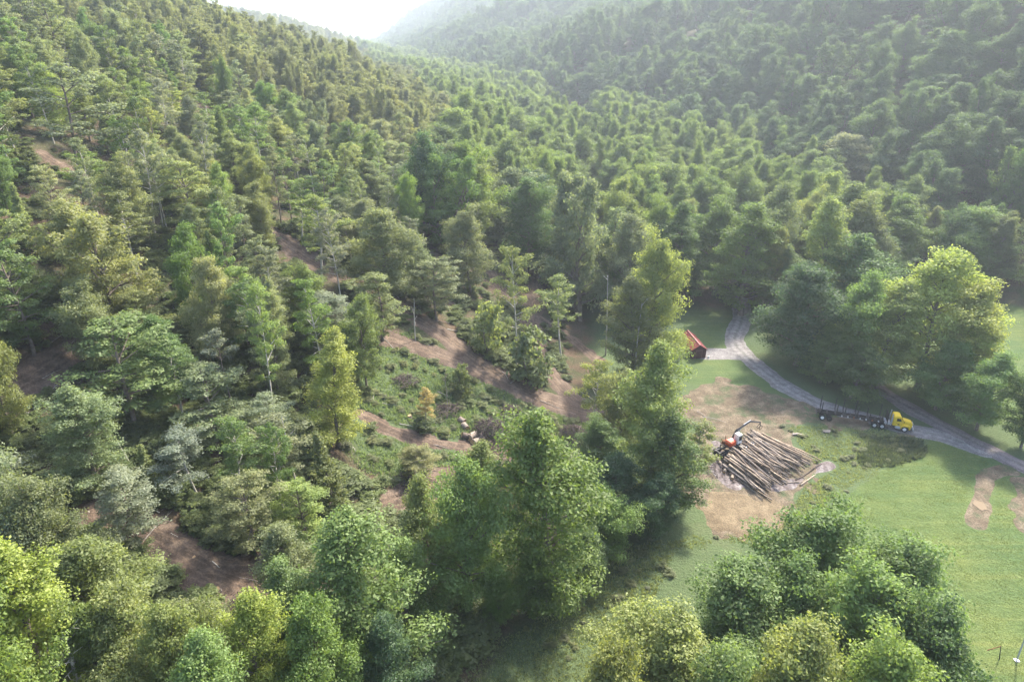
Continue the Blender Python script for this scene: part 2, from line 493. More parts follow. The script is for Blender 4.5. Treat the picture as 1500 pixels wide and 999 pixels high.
def tree_meshes(seed, H, cb, R, prof, nl, cps, cr, lpc, ls, flat=.6, el=(15, 55), droop=0, gap=0.0, nw=.5, tr=.3, bark=None, lean=.03, stems=1):
    r = np.random.default_rng(seed)
    K = 9
    paths = []; clumps = []
    tt = np.linspace(0, 1, K)
    for s in range(stems):
        ph = r.uniform(0, 6.28, 4); ln = lean * (1 if stems == 1 else 3.5)
        a0 = r.uniform(0, 6.28) + s * 6.28 / stems
        tp = np.stack([H * ln * (np.sin(tt * 3 + ph[0]) - math.sin(ph[0])) + math.cos(a0) * H * .1 * tt * (stems > 1) * 1.6,
                       H * ln * (np.sin(tt * 2.6 + ph[1]) - math.sin(ph[1])) + math.sin(a0) * H * .1 * tt * (stems > 1) * 1.6, tt * H * .96 - .4], 1)
        rad = tr * (1 - tt * .93) ** .8 + .015; rad[0] *= 1.3
        paths.append((tp, rad))
        ga = r.uniform(0, 6.28); lob = r.uniform(0, 6.28, 2)
        n_l = nl // stems
        for i in range(n_l):
            t = (i + r.uniform(0, .9)) / n_l
            if r.random() < gap: continue
            f = cb + (1 - cb) * t ** 0.95 * .97
            base = np.array([np.interp(f, tt, tp[:, k]) for k in range(3)])
            az = ga + i * 2.39996 + r.uniform(-.4, .4)
            L = R * float(prof(t)) * r.uniform(.5, 1.15) * (1 + .24 * math.sin(2 * az + lob[0]) + .16 * math.sin(3 * az + lob[1])) * (1 + .22 * math.sin(t * 11 + az + lob[1]))
            if stems > 1: L *= .75
            e = R_(el[0] + (el[1] - el[0]) * t + r.uniform(-9, 9))
            d = np.array([math.cos(az) * math.cos(e), math.sin(az) * math.cos(e), math.sin(e)])
            side = np.array([-math.sin(az), math.cos(az), 0])
            u = np.linspace(0, 1, 5)
            bend = r.uniform(-.12, .12)
            start = base.copy(); start[2] -= L * math.sin(e) * .45
            # keep crown inside its height
            pts = start + u[:, None] * d * L + (u ** 2)[:, None] * side * L * bend
            pts[:, 2] -= droop * L * u ** 2
            rr = max(.02, min(tr * .36, L * .024))
            paths.append((pts, rr * (1 - .85 * u) + .006))
            nc = max(1, int(cps * (.5 + L / R * .7) + r.random()))
            for c in range(nc):
                v = 1 - (c / max(nc, 1)) * .62 * r.uniform(.7, 1.15)
                p = start + v * d * L + v ** 2 * side * L * bend
                p[2] -= droop * L * v * v
                p = p + side * r.normal(0, .15) * L * v + np.array([0, 0, r.normal(0, .05) * L])
                clumps.append((p, cr * r.uniform(.65, 1.3) * (.75 + .35 * L / R), az))
        top = tp[-1].copy()
        clumps.append((top, cr * .8, 0)); clumps.append((top - [0, 0, cr * .8], cr * 1.0, 0))
    # leaves
    C = np.array([c[0] for c in clumps]); CR = np.array([c[1] for c in clumps])
    n = len(C)
    cnt = np.maximum(8, (lpc * (CR / cr) ** 1.6).astype(int))
    ci = np.repeat(np.arange(n), cnt); N_ = len(ci)
    dirs = r.normal(size=(N_, 3)); dirs /= np.linalg.norm(dirs, axis=1)[:, None]
    dirs[:, 2] = np.where((dirs[:, 2] < -.15) & (r.random(N_) < .55), -dirs[:, 2], dirs[:, 2])
    rad = r.random(N_) ** .45
    # lumpy clumps: radius varies with direction
    lum = 1 + .28 * np.sin(dirs[:, 0] * 4 + ci * 1.7) * np.cos(dirs[:, 1] * 5 + ci * 2.3)
    off = dirs * (rad * lum)[:, None] * CR[ci][:, None]; off[:, 2] *= flat
    P = C[ci] + off
    nrm = dirs * .7 + np.array([0, 0, nw]) + r.normal(size=(N_, 3)) * .55
    nrm /= np.linalg.norm(nrm, axis=1)[:, None]
    a = np.cross(nrm, r.normal(size=(N_, 3))); a /= np.linalg.norm(a, axis=1)[:, None]
    b = np.cross(nrm, a)
    s = ls * r.uniform(.45, 1.35, N_)[:, None]
    V = np.stack([P - a * s * .62, P + b * s * .36 - nrm * s * .05, P + a * s * .62, P - b * s * .36 - nrm * s * .05], 1).reshape(-1, 3)
    Q = np.arange(N_ * 4).reshape(-1, 4)
    tone = np.clip(r.normal(.5, .16, n)[ci] + r.normal(0, .13, N_), 0, 1)
    crown = mesh_np('crown', V, Q, {'tone': ('FACE', tone)})
    crown.materials.append(M_LEAF)
    tv, tq = tubes(paths, 5)
    trunk = mesh_np('trunk', tv, tq, smooth=True); trunk.materials.append(bark or M_BARK)
    zt = np.percentile(V[:, 2], 99.7)
    rx = np.percentile(np.hypot(V[:, 0] - V[:, 0].mean(), V[:, 1] - V[:, 1].mean()), 96)
    return trunk, crown, float(zt), float(rx)

VAR = {}
def var(key, *a, **k): VAR[key] = tree_meshes(*a, **k)
for i in range(4):
    var(f'round{i}', 100 + i, 18, .14, 5.2, prof_round, 66, 4.2, 1.25, 150, .235, .62, (10, 62), tr=.28, gap=.05)
for i in range(4):
    var(f'tall{i}', 120 + i, 22, .12, 4.9, prof_poplar, 92, 4.2, 1.1, 125, .215, .62, (18, 62), tr=.3, gap=.15)
for i in range(5):
    var(f'slim{i}', 140 + i, 17, .36, 3.4, prof_thin, 38, 3.6, .85, 85, .22, .42, (8, 58), droop=.10, gap=.26, nw=.8, tr=.17, lean=.03, bark=M_BARK if i == 4 else M_PALE)
for i in range(3):
    var(f'layer{i}', 160 + i, 14, .20, 4.0, prof_round, 40, 4.6, .85, 80, .22, .30, (4, 48), droop=.10, gap=.15, nw=1.2, tr=.2)
for i in range(2):
    var(f'cedar{i}', 180 + i, 11, .06, 2.3, prof_cone, 90, 3.2, .5, 46, .2, .6, (12, 50), nw=.2, tr=.14)
for i in range(2):
    var(f'dome{i}', 190 + i, 15, .15, 7.0, prof_dome, 95, 6.0, 1.15, 110, .24, .5, (8, 70), tr=.36, nw=.8, stems=3)
for i in range(3):
    var(f'shrub{i}', 200 + i, 3.6, .05, 1.9, prof_round, 26, 3.0, .55, 60, .2, .7, (20, 70), tr=.05, stems=3, gap=.1)
for i in range(2):
    var(f'clump{i}', 210 + i, 8, .02, 6.5, prof_dome, 60, 5.5, 1.3, 92, .34, .7, (5, 70), tr=.2, stems=3)

GREEN = (.062, .105, .026); DARK = (.036, .070, .024); BRIGHT = (.100, .130, .032); YEL = (.095, .115, .032); OLIVE = (.085, .110, .034)
GREY = (.100, .125, .060); BRIGHTSUN = (.125, .160, .042); RUST = (.16, .11, .045); LIME = (.125, .160, .030); MID = (.080, .125, .030); GOLD = (.19, .16, .04); SAGE = (.093, .122, .048); SUN = (.105, .135, .040)

NAMES = {'round': 'broadleaf_tree', 'tall': 'poplar_tree', 'slim': 'slender_tree', 'layer': 'maple_tree', 'cedar': 'cedar_tree', 'dome': 'spreading_tree', 'shrub': 'shrub', 'clump': 'broadleaf_tree'}
CATS = {'shrub': 'shrub'}
ntree = 0
def jitcol(c, a=.12):
    f = 1 + random.uniform(-a, a)
    return (c[0] * f * random.uniform(.93, 1.07), c[1] * f, c[2] * f * random.uniform(.85, 1.15), 1)

def place_tree(key, x, y, H, R, colour, label, group=None, rz=None, lean=0.0, jit=.12):
    global ntree
    tm, cm, zt, rx = VAR[key]
    kind = key.rstrip('0123456789')
    root = empty(NAMES[kind], (x, y, zg(x, y) - .1), random.uniform(0, 6.28) if rz is None else rz)
    if lean: root.rotation_euler = (random.uniform(-lean, lean), random.uniform(-lean, lean), root.rotation_euler[2])
    root.scale = (R / rx, R / rx, H / zt)
    t = bpy.data.objects.new('trunk', tm); COL.objects.link(t); t.parent = root
    c = bpy.data.objects.new('crown', cm); COL.objects.link(c); c.parent = root
    c.color = jitcol(colour, jit)
    tag(root, label, CATS.get(kind, 'tree'), group)
    ntree += 1
    return root

HERO = []
def hero(bx, by, ty, w, key, colour, label, group=None, tx=None):
    p = at(bx, by)
    dx, fy, dz = ray(bx, ty)
    H = CAM_Z + p.y * dz / fy - p.z
    _, _, d = px_of(p.x, p.y, p.z + H * .6)
    R = w / 2 * d / 1000
    H = min(max(H, 2), 36)
    HERO.append((p.x, p.y, R))
    print('HERO %-8s H=%.1f R=%.1f d=%.0f %s' % (key, H, R, d, label[:40]))
    return place_tree(key, p.x, p.y, H, R, colour, label, group)

#%%HEROES%%
HR = [
 # bottom right clump, seen from above
 (1180, 945, 758, 190, 'round0', GREEN, 'tallest dark green tree at the back of the bottom right clump in the meadow'),
 (1310, 975, 795, 180, 'round1', MID, 'green round tree on the right edge of the clump, overhanging the lawn'),
 (1075, 1000, 832, 200, 'round2', MID, 'green rounded tree in front of the tallest tree of the meadow clump'),
 (1215, 1050, 835, 200, 'round3', MID, 'dense green tree in the middle of the bottom right clump'),
 (975, 1070, 893, 190, 'round0', BRIGHT, 'light green tree on the left edge of the bottom right clump beside the grass swale'),
 (890, 1190, 950, 150, 'round2', BRIGHT, 'light green treetop at the bottom edge left of the meadow clump'),
 (1125, 1130, 905, 200, 'round3', BRIGHT, 'bright green treetop low in the meadow clump'),
 (1235, 1180, 925, 190, 'round1', MID, 'yellow-green treetop at the bottom edge of the meadow clump'),
 (1320, 1100, 885, 160, 'round0', GREEN, 'dark green tree at the lower right corner of the meadow clump'),
 (1255, 955, 810, 130, 'round2', MID, 'small tree between the tallest and the rightmost tree of the clump'),
 (1035, 1190, 945, 180, 'round1', MID, 'green treetop cut by the bottom edge between two taller crowns'),
 (1130, 985, 815, 140, 'round3', GREEN, 'tree filling the middle of the clump just left of its tallest tree'),
 # row between swale and landing
 (800, 885, 597, 170, 'tall2', GREEN, 'big dense green tree in the middle foreground beside the grass swale'),
 (955, 745, 512, 115, 'tall2', BRIGHT, 'tall bright yellow-green tree left of the log pile'),
 (868, 640, 530, 60, 'slim1', LIME, 'thin yellow-green tree at the lower end of the main skid trail'),
 (900, 775, 672, 100, 'round2', DARK, 'low dark green tree in front of the tall bright tree by the landing'),
 (978, 750, 600, 100, 'tall0', GREEN, 'green tree standing right beside the dirt clearing'),
 (1014, 735, 618, 56, 'slim2', YEL, 'yellowing half bare tree beside the loader'),
 (910, 665, 545, 80, 'round0', OLIVE, 'olive tree behind the tall bright tree left of the landing'),
 (872, 815, 715, 95, 'round3', MID, 'green tree filling the gap right of the big dense foreground tree'),
 (870, 700, 610, 80, 'round1', MID, 'rounded green tree between the big dense tree and the landing trees'),
 (958, 785, 690, 80, 'round3', DARK, 'dark bushy tree at the foot of the landing tree row'),
 (862, 850, 775, 70, 'round2', GREEN, 'small bushy tree at the right foot of the big dense foreground tree'),
 (686, 900, 672, 125, 'round0', MID, 'broad green tree left of the big dense foreground tree'),
 (785, 905, 800, 100, 'round1', GREEN, 'low leafy tree at the foot of the big dense foreground tree'),
 (705, 800, 655, 100, 'tall3', BRIGHT, 'light green treetop just below the slash pile'),
 (640, 880, 700, 90, 'tall2', OLIVE, 'olive green tree left of the light green treetop below the slash pile'),
 (545, 1000, 762, 190, 'tall3', MID, 'broad light green tree at bottom centre left of the foreground row'),
 (605, 960, 785, 100, 'round1', GREEN, 'green tree between the broad light tree and the foreground row'),
 (430, 990, 815, 105, 'tall0', GREEN, 'green conical tree at the right end of the lower skid trail'),
 (400, 1080, 885, 120, 'tall2', LIME, 'bright lime green tree at the bottom edge below the lower skid trail'),
 (490, 1080, 880, 130, 'round2', MID, 'green tree at the bottom edge right of the lime green tree'),
 (165, 1080, 880, 130, 'round1', BRIGHT, 'yellow-green tree right of the lime corner tree at the bottom left'),
 (235, 1065, 862, 140, 'round2', YEL, 'wide yellow-green tree at the bottom left edge'),
 (290, 1110, 895, 130, 'round3', BRIGHT, 'bright yellow-green treetop at the bottom edge under the lower skid trail'),
 (300, 1000, 880, 110, 'round1', BRIGHT, 'yellowish layered tree just below the lower skid trail'),
 (90, 1080, 815, 190, 'tall1', LIME, 'sunlit lime green tree in the bottom left corner'),
 (30, 1180, 880, 170, 'round0', MID, 'green tree in the extreme bottom left corner'),
 (180, 950, 785, 170, 'round3', OLIVE, 'olive rounded tree left of the lower skid trail'),
 (100, 880, 695, 130, 'round1', OLIVE, 'olive tree with a lit top on the left edge above the lime tree'),
 (30, 860, 640, 140, 'round2', GREY, 'pale grey-green tree on the left edge above the olive trees'),
 (-20, 760, 590, 120, 'round0', GREY, 'greyish tree cut by the left edge'),
 (195, 800, 690, 100, 'layer2', GREY, 'grey-green small tree above the upper end of the lower skid trail'),
 (585, 1060, 900, 110, 'round3', DARK, 'dark green tree at the bottom edge left of the grass swale'),
 (728, 915, 835, 56, 'round0', GREEN, 'low green tree at the left edge of the grass swale'),
 (330, 1150, 930, 140, 'tall3', MID, 'green treetop at the bottom edge between yellow and lime trees'),
 # left hillside
 (175, 480, 298, 165, 'dome0', OLIVE, 'wide domed tree with a yellow-brown top on the left hillside'),
 (215, 530, 430, 100, 'layer1', YEL, 'yellow topped tree below the domed tree on the left'),
 (200, 625, 468, 145, 'layer0', MID, 'leafy green tree above the dark hollow on the left'),
 (402, 620, 412, 66, 'slim1', MID, 'tall thin tree with a long bare pale trunk left of centre'),
 (498, 655, 485, 95, 'tall3', LIME, 'bright yellow-green tree beside the grassy opening'),
 (470, 418, 288, 75, 'slim3', LIME, 'sunlit yellow-green tree with a pale trunk beside the upper skid trail'),
 (565, 440, 305, 100, 'round2', SAGE, 'pale grey-green tree right of the sunlit tree on the upper skid trail'),
 (485, 745, 632, 66, 'cedar0', OLIVE, 'olive cedar with a pointed top left of the opening'),
 (372, 810, 690, 92, 'layer2', SUN, 'pale yellow-green tree above the lower skid trail'),
 (455, 800, 705, 90, 'layer1', MID, 'feathery green tree right of the pale yellow-green tree above the lower trail'),
 (490, 290, 222, 62, 'cedar1', SUN, 'pale conical tree on the upper left hillside'),
 (115, 270, 92, 115, 'slim4', SAGE, 'tall tree with a visible leaning trunk in the upper left'),
 (50, 520, 350, 120, 'layer1', GREEN, 'dark green tree on the left edge above the brown slope'),
 (320, 660, 540, 110, 'layer0', SAGE, 'pale layered tree left of the long bare trunk'),
 (270, 620, 500, 80, 'slim0', MID, 'thin green tree right of the leafy tree on the left hillside'),
 (480, 520, 430, 110, 'layer2', SAGE, 'layered green tree above the bright tree beside the opening'),
 (560, 500, 400, 80, 'layer0', OLIVE, 'dull olive tree at the upper end of the grassy opening'),
 # middle
 (757, 540, 360, 62, 'slim1', SAGE, 'tall slender tree with a pale trunk on the right bank of the main skid trail'),
 (822, 525, 402, 62, 'slim3', SUN, 'slender tree with pale leaves beside the upper brown trail'),
 (718, 520, 445, 68, 'shrub0', OLIVE, 'rounded olive bush on the right bank of the main skid trail'),
 (780, 560, 480, 70, 'shrub1', OLIVE, 'olive bush under the slender trees beside the main trail'),
 (944, 545, 335, 100, 'round1', BRIGHTSUN, 'big sunlit yellow-green tree left of the red roofed shed'),
 (925, 560, 410, 90, 'tall1', OLIVE, 'olive tree joined to the big sunlit tree left of the shed'),
 (915, 470, 315, 90, 'round3', SAGE, 'grey-green tree behind the big sunlit tree'),
 (850, 470, 258, 100, 'dome1', SAGE, 'grey-green spreading tree with pale forked limbs in the middle of the woods'),
 (690, 430, 300, 80, 'round1', SAGE, 'grey-green round tree above the middle skid trail'),
 (640, 470, 380, 76, 'layer2', SAGE, 'pale leafy tree at the upper end of the main skid trail'),
 (770, 400, 262, 90, 'round0', GREEN, 'dark green rounded tree behind the tall slender tree'),
 (996, 522, 488, 18, 'slim0', SUN, 'small sunlit tree leaning over the red shed roof'),
 (678, 580, 534, 30, 'shrub2', SUN, 'small yellow-green bush on the lower bank of the main skid trail'),
 (625, 622, 568, 36, 'slim0', GOLD, 'small golden sapling in the grassy opening'),
 (612, 700, 655, 60, 'slim2', YEL, 'small yellow tree below the grassy opening'),
 # tree belt along the drive
 (1165, 535, 388, 130, 'round2', DARK, 'dark grey-green rounded tree beside the gravel drive'),
 (1085, 462, 303, 105, 'tall0', GREEN, 'tall green tree at the far end of the gravel drive'),
 (1190, 480, 290, 105, 'tall3', SUN, 'light green tree with pale limbs behind the drive belt'),
 (1250, 500, 345, 115, 'tall2', GREEN, 'tall green tree between the dark rounded tree and the sunlit group'),
 (1345, 565, 372, 150, 'round2', BRIGHTSUN, 'largest sunlit yellow-green tree behind the yellow truck'),
 (1285, 568, 415, 100, 'tall3', BRIGHTSUN, 'sunlit yellow-green tree just left of the largest sunlit tree'),
 (1405, 580, 415, 120, 'round0', BRIGHTSUN, 'bright green tree at the right end of the sunlit group'),
 (1238, 552, 398, 100, 'round3', GREEN, 'green tree filling the belt between the dark rounded tree and the sunlit group'),
 (1245, 582, 500, 80, 'round1', GREEN, 'low green tree behind the log trailer'),
 (1200, 560, 480, 85, 'round0', GREEN, 'bushy green tree between the dark rounded tree and the log trailer'),
 (1430, 630, 515, 90, 'round3', GREEN, 'dark green tree beside the road at the right'),
 (1370, 600, 500, 90, 'round2', GREEN, 'dark green tree between the two roads under the sunlit group'),
 (1495, 655, 535, 70, 'round0', DARK, 'dark tree cut by the right edge beside the road'),
 (1120, 430, 268, 90, 'round3', SAGE, 'grey-green round tree left of the pale limbed tree in the belt'),
 (1040, 430, 290, 85, 'round1', GREEN, 'green tree behind the small lawn by the shed'),
 (1000, 440, 300, 80, 'tall2', GREEN, 'green tree behind the big sunlit tree near the shed'),
 (1225, 300, 196, 98, 'round2', GREY, 'large round grey-green tree at the foot of the far hill'),
 (1140, 290, 212, 70, 'tall0', DARK, 'dark pointed tree left of the large round grey-green tree'),
 (1290, 420, 345, 80, 'tall1', GREEN, 'green tree behind the sunlit group'),
]
for h in HR: hero(*h)
#%%END%%

# ------------------------------------------------------------------ woods: individual trees near, one mass beyond
def near_hero(x, y, k=.75):
    return any((x - a) ** 2 + (y - b) ** 2 < (k * r + 1.5) ** 2 for a, b, r in HERO)

def inpoly(poly, x, y):
    ins = False; n = len(poly)
    for i in range(n):
        x0, y0 = poly[i]; x1, y1 = poly[(i + 1) % n]
        if (y0 > y) != (y1 > y) and x < (x1 - x0) * (y - y0) / (y1 - y0 + 1e-9) + x0: ins = not ins
    return ins

KEEP = [  # places that stay in view
    [(540, 455), (600, 440), (720, 520), (880, 590), (1200, 540), (1500, 640), (1500, 999), (860, 999), (1000, 760), (860, 640), (760, 660), (600, 700), (540, 600)],
    [(600, 1300), (690, 990), (790, 905), (880, 850), (1000, 770), (1120, 770), (900, 990), (870, 1300)],
    [(385, 330), (420, 330), (480, 380), (600, 440), (590, 470), (420, 380)],
    [(780, 395), (805, 400), (800, 480), (860, 560), (830, 580), (775, 500)],
    [(120, 745), (180, 755), (300, 810), (400, 820), (400, 880), (300, 900), (220, 820)],
    [(0, 530), (110, 480), (130, 520), (110, 570), (0, 600)],
    [(975, 440), (1100, 440), (1100, 530), (1200, 580), (975, 600)],
    [(1460, 450), (1500, 450), (1500, 560), (1470, 560)],
    [(55, 215), (90, 220), (110, 260), (80, 262)],
    [(700, 340), (800, 370), (900, 560), (860, 590), (640, 420)],
]
def seen_keep(x, y, H):
    z = zg(x, y)
    for f in (0.15, .55, .9):
        a, b, _ = px_of(x, y, z + H * f)
        if any(inpoly(k, a, b) for k in KEEP): return True
    return False

def zone(x, y):
    if x < xl_of(y) + 4: return 'L'
    if x > xr_of(y) - 6: return 'R'
    return 'V' if y > 168 else None

cand = []
yy = 30.0
while yy < 2400:
    sp = 5.6 if yy < 330 else (6.4 if yy < 700 else 9 + (yy - 700) * .004)
    half = yy * 1.0 + 60
    xs = np.arange(-half, half, sp)
    for xx in xs:
        x = xx + random.uniform(-.42, .42) * sp; y = yy + random.uniform(-.42, .42) * sp
        zo = zone(x, y)
        if zo is None: continue
        if zo == 'R' and random.random() < (.70 if yy < 700 else .3): continue
        if zo != 'R' and y > 165 and x > xl_of(y) - 45:
            if random.random() < .62: continue
            zo = 'V'
        cand.append((x, y, zo, sp))
    yy += sp
cx = np.array([c[0] for c in cand]); cy = np.array([c[1] for c in cand])
cz = terrain(cx, cy)
pxx, pyy, pd = px_of(cx, cy, cz)
ptx, pty, _ = px_of(cx, cy, cz + 19)
ok = (pd > 20) & (pxx > -110) & (pxx < 1610) & (pty < 1060) & (pyy > -40)
# hidden by the ground in front (treetops included) -> leave out
vis = np.ones(len(cx), bool)
for s in (.3, .45, .6, .72, .82, .9, .95):
    hx, hy = cx * s, cy * s
    hz = terrain(hx, hy)
    lz = CAM_Z + (cz + 22 - CAM_Z) * s
    vis &= (lz > hz)
ok &= vis
trail_d = np.full(len(cx), 1e9)
for ln, hw in TRAILS:
    b = bbox_of(ln, 10); k = (cx > b[0]) & (cx < b[2]) & (cy > b[1]) & (cy < b[3])
    if k.any(): trail_d[k] = np.minimum(trail_d[k], -line_sdf(ln, hw, cx[k], cy[k])[0])
thin = vn(cx / 22, cy / 22, 77)
near, farT = [], []
order = np.argsort(pd)
fieldm = ((cx - 40) / 24) ** 2 + ((cy - 478) / 50) ** 2 < 1
for i in order:
    if not ok[i]: continue
    x, y, zo, sp = cand[i]; x = float(x); y = float(y)
    if trail_d[i] < .8 or fieldm[i]: continue
    if zo == 'V' and x > 88 and y < 182: continue
    dens = 1.0
    if zo == 'L':
        dens = .42 + .50 * thin[i] if y < 330 else .66
        H = random.uniform(11, 20) if y > 90 else random.uniform(9, 15)
        R = random.uniform(2.4, 4.6)
        kinds = ['slim'] * 7 + ['layer'] * 3 + ['tall', 'round', 'round'] + (['cedar'] if random.random() < .5 else [])
        if y > 210: kinds = ['slim'] * 4 + ['round'] * 6 + ['dome', 'layer', 'layer']; R *= 1.12
        if thin[i] > .6: kinds += ['round', 'tall', 'tall']
        cols = [SAGE, SAGE, SAGE, MID, SUN, OLIVE, GREY, GREY, GREEN]
        if random.random() < .0: cols = [RUST, GOLD]; kinds = ['slim', 'layer', 'slim']
    elif zo == 'R':
        H = random.uniform(17, 30); R = random.choice((random.uniform(5, 7.5), random.uniform(7.5, 10.5)))
        dens = .9
        kinds = ['round'] * 7 + ['dome'] * 4 + ['clump'] * 2 + ['tall']
        cols = [GREEN, GREEN, DARK, MID, SAGE, OLIVE]
    else:
        H = random.uniform(16, 28); R = random.choice((random.uniform(4.2, 6.5), random.uniform(6.5, 9.5))); dens = .95
        kinds = ['round'] * 7 + ['dome'] * 3 + ['tall'] * 2
        cols = [MID, GREEN, SUN, SAGE, BRIGHT, OLIVE, DARK]
    if random.random() > dens: continue
    if sp > 8: R *= 1.25
    kd = random.choice(kinds)
    nv = sum(1 for k in VAR if k.startswith(kd))
    key = kd + str(random.randrange(nv))
    if kd == 'cedar': H *= .65; R *= .65
    if kd == 'clump': H *= .6
    if pd[i] < 330:
        if near_hero(x, y): continue
        if seen_keep(x, y, H): continue
    rec = (key, x, y, H, R, random.choice(cols), zo)
    a, b, d_ = px_of(x, y, zg(x, y) + H * .5)
    if len(near) < 290 and -40 < a < 1540 and b < 1040 and pd[i] < 330: near.append(rec)
    else: farT.append(rec)

def zone_label(r):
    key, x, y, H, R, col, zo = r
    kd = key.rstrip('0123456789')
    look = {'slim': 'slender sparse', 'layer': 'layered', 'tall': 'tall leafy', 'round': 'rounded', 'cedar': 'small conical', 'clump': 'low spreading', 'dome': 'wide domed'}[kd]
    tone = {SAGE: 'grey-green', GREY: 'pale grey-green', MID: 'mid green', GREEN: 'green', SUN: 'pale yellow-green', OLIVE: 'olive', RUST: 'rust coloured', GOLD: 'golden', DARK: 'dark green', BRIGHT: 'bright green', YEL: 'yellowish', LIME: 'lime green'}[col]
    a, b, _ = px_of(x, y, zg(x, y) + H * .5)
    if zo == 'L':
        where = ('low on the left slope near the bottom edge' if b > 760 else 'around the dark hollow on the left slope' if b > 600 and a < 560 else
                 'midway up the thinned left hillside' if b > 380 and a < 480 else 'high on the thinned left hillside' if a < 430 else
                 'beside the skid trails in the middle woods' if b > 330 else 'on the hillside above the skid trails')
    elif zo == 'R': where = 'on the lower slope of the right hill'
    else: where = 'in the valley woods behind the shed and drive'
    return f'{look} {tone} tree {where}', f'{look} trees {where}'
LAND = [(175, 380, 'the wide domed tree'), (480, 330, 'the sunlit pale-trunked tree'), (498, 560, 'the bright yellow-green tree'), (115, 170, 'the tree with the leaning trunk'),
        (395, 520, 'the long bare trunk'), (640, 490, 'the main skid trail'), (790, 430, 'the upper brown trail'), (715, 620, 'the slash pile'), (265, 810, 'the lower skid trail'),
        (50, 550, 'the brown left edge slope'), (482, 690, 'the pointed cedar'), (850, 330, 'the tree with pale forked limbs'), (955, 420, 'the sunlit tree by the shed'),
        (1085, 370, 'the end of the gravel drive'), (1225, 250, 'the large round grey-green tree'), (1350, 450, 'the sunlit group behind the truck'), (1490, 500, 'the right edge meadow strip'),
        (425, 365, 'the upper skid trail'), (490, 250, 'the pale conical tree'), (300, 190, 'the bare left slope strip'), (80, 240, 'the upper left bare patch'),
        (625, 590, 'the golden sapling'), (10, 15, 'the top left corner'), (195, 655, 'the dark hollow'), (20, 660, 'the greyish left edge tree'), (370, 740, 'the pale yellow-green tree'),
        (540, 850, 'the broad tree at bottom centre'), (80, 900, 'the lime green corner tree')]
ORD = ['nearest'] + [w + ' nearest' for w in ('second', 'third', 'fourth', 'fifth', 'sixth', 'seventh', 'eighth', 'ninth', 'tenth', 'eleventh', 'twelfth')]
def where_of(a, b):
    k = min(range(len(LAND)), key=lambda q: (LAND[q][0] - a) ** 2 + (LAND[q][1] - b) ** 2)
    dx, dy = a - LAND[k][0], b - LAND[k][1]
    rel = ('left of' if dx < 0 else 'right of') if abs(dx) > 1.8 * abs(dy) else ('above' if dy < 0 else 'below') if abs(dy) > 1.8 * abs(dx) else ('above left of' if dx < 0 else 'above right of') if dy < 0 else ('below left of' if dx < 0 else 'below right of')
    return rel, LAND[k][2], math.hypot(dx, dy)
def fine_labels(recs):
    box = {}
    for n_, r in enumerate(recs):
        lb, gp = zone_label(r)
        look = lb.split(' tree ')[0]
        a, b, _ = px_of(r[1], r[2], zg(r[1], r[2]) + r[3] * .6); a = float(a); b = float(b)
        k = min(range(len(LAND)), key=lambda q: (LAND[q][0] - a) ** 2 + (LAND[q][1] - b) ** 2)
        dx, dy = a - LAND[k][0], b - LAND[k][1]
        rel = ('left of' if dx < 0 else 'right of') if abs(dx) > 1.8 * abs(dy) else ('above' if dy < 0 else 'below') if abs(dy) > 1.8 * abs(dx) else ('above left of' if dx < 0 else 'above right of') if dy < 0 else ('below left of' if dx < 0 else 'below right of')
        box.setdefault((look, rel, LAND[k][2]), []).append((math.hypot(dx, dy), n_))
    out = {}
    for (look, rel, lm), v in box.items():
        v.sort()
        for i_, (_, n_) in enumerate(v):
            out[n_] = f'{look} tree {rel} {lm}' + (', ' + ORD[min(i_, 11)] if len(v) > 1 else '')
    return out
FINE = fine_labels(near)
for n_, r in enumerate(near):
    lb, gp = zone_label(r); lb = FINE[n_]
    place_tree(r[0], r[1], r[2], r[3], r[4], r[5], lb, gp, lean=.05)
print('NEAR', len(near), 'FAR', len(farT), 'trees', ntree)

# a node group that sets crowns and trunks on the points of a mesh
def protos():
    d = {}
    for o in COL.objects:
        if o.type == 'MESH' and o.parent is not None and o.name.split('.')[0] in ('crown', 'trunk'):
            for k, v in VAR.items():
                if o.data == v[1] and (k, 'c') not in d: d[(k, 'c')] = o
                if o.data == v[0] and (k, 't') not in d: d[(k, 't')] = o
    return d
PROTO = protos()

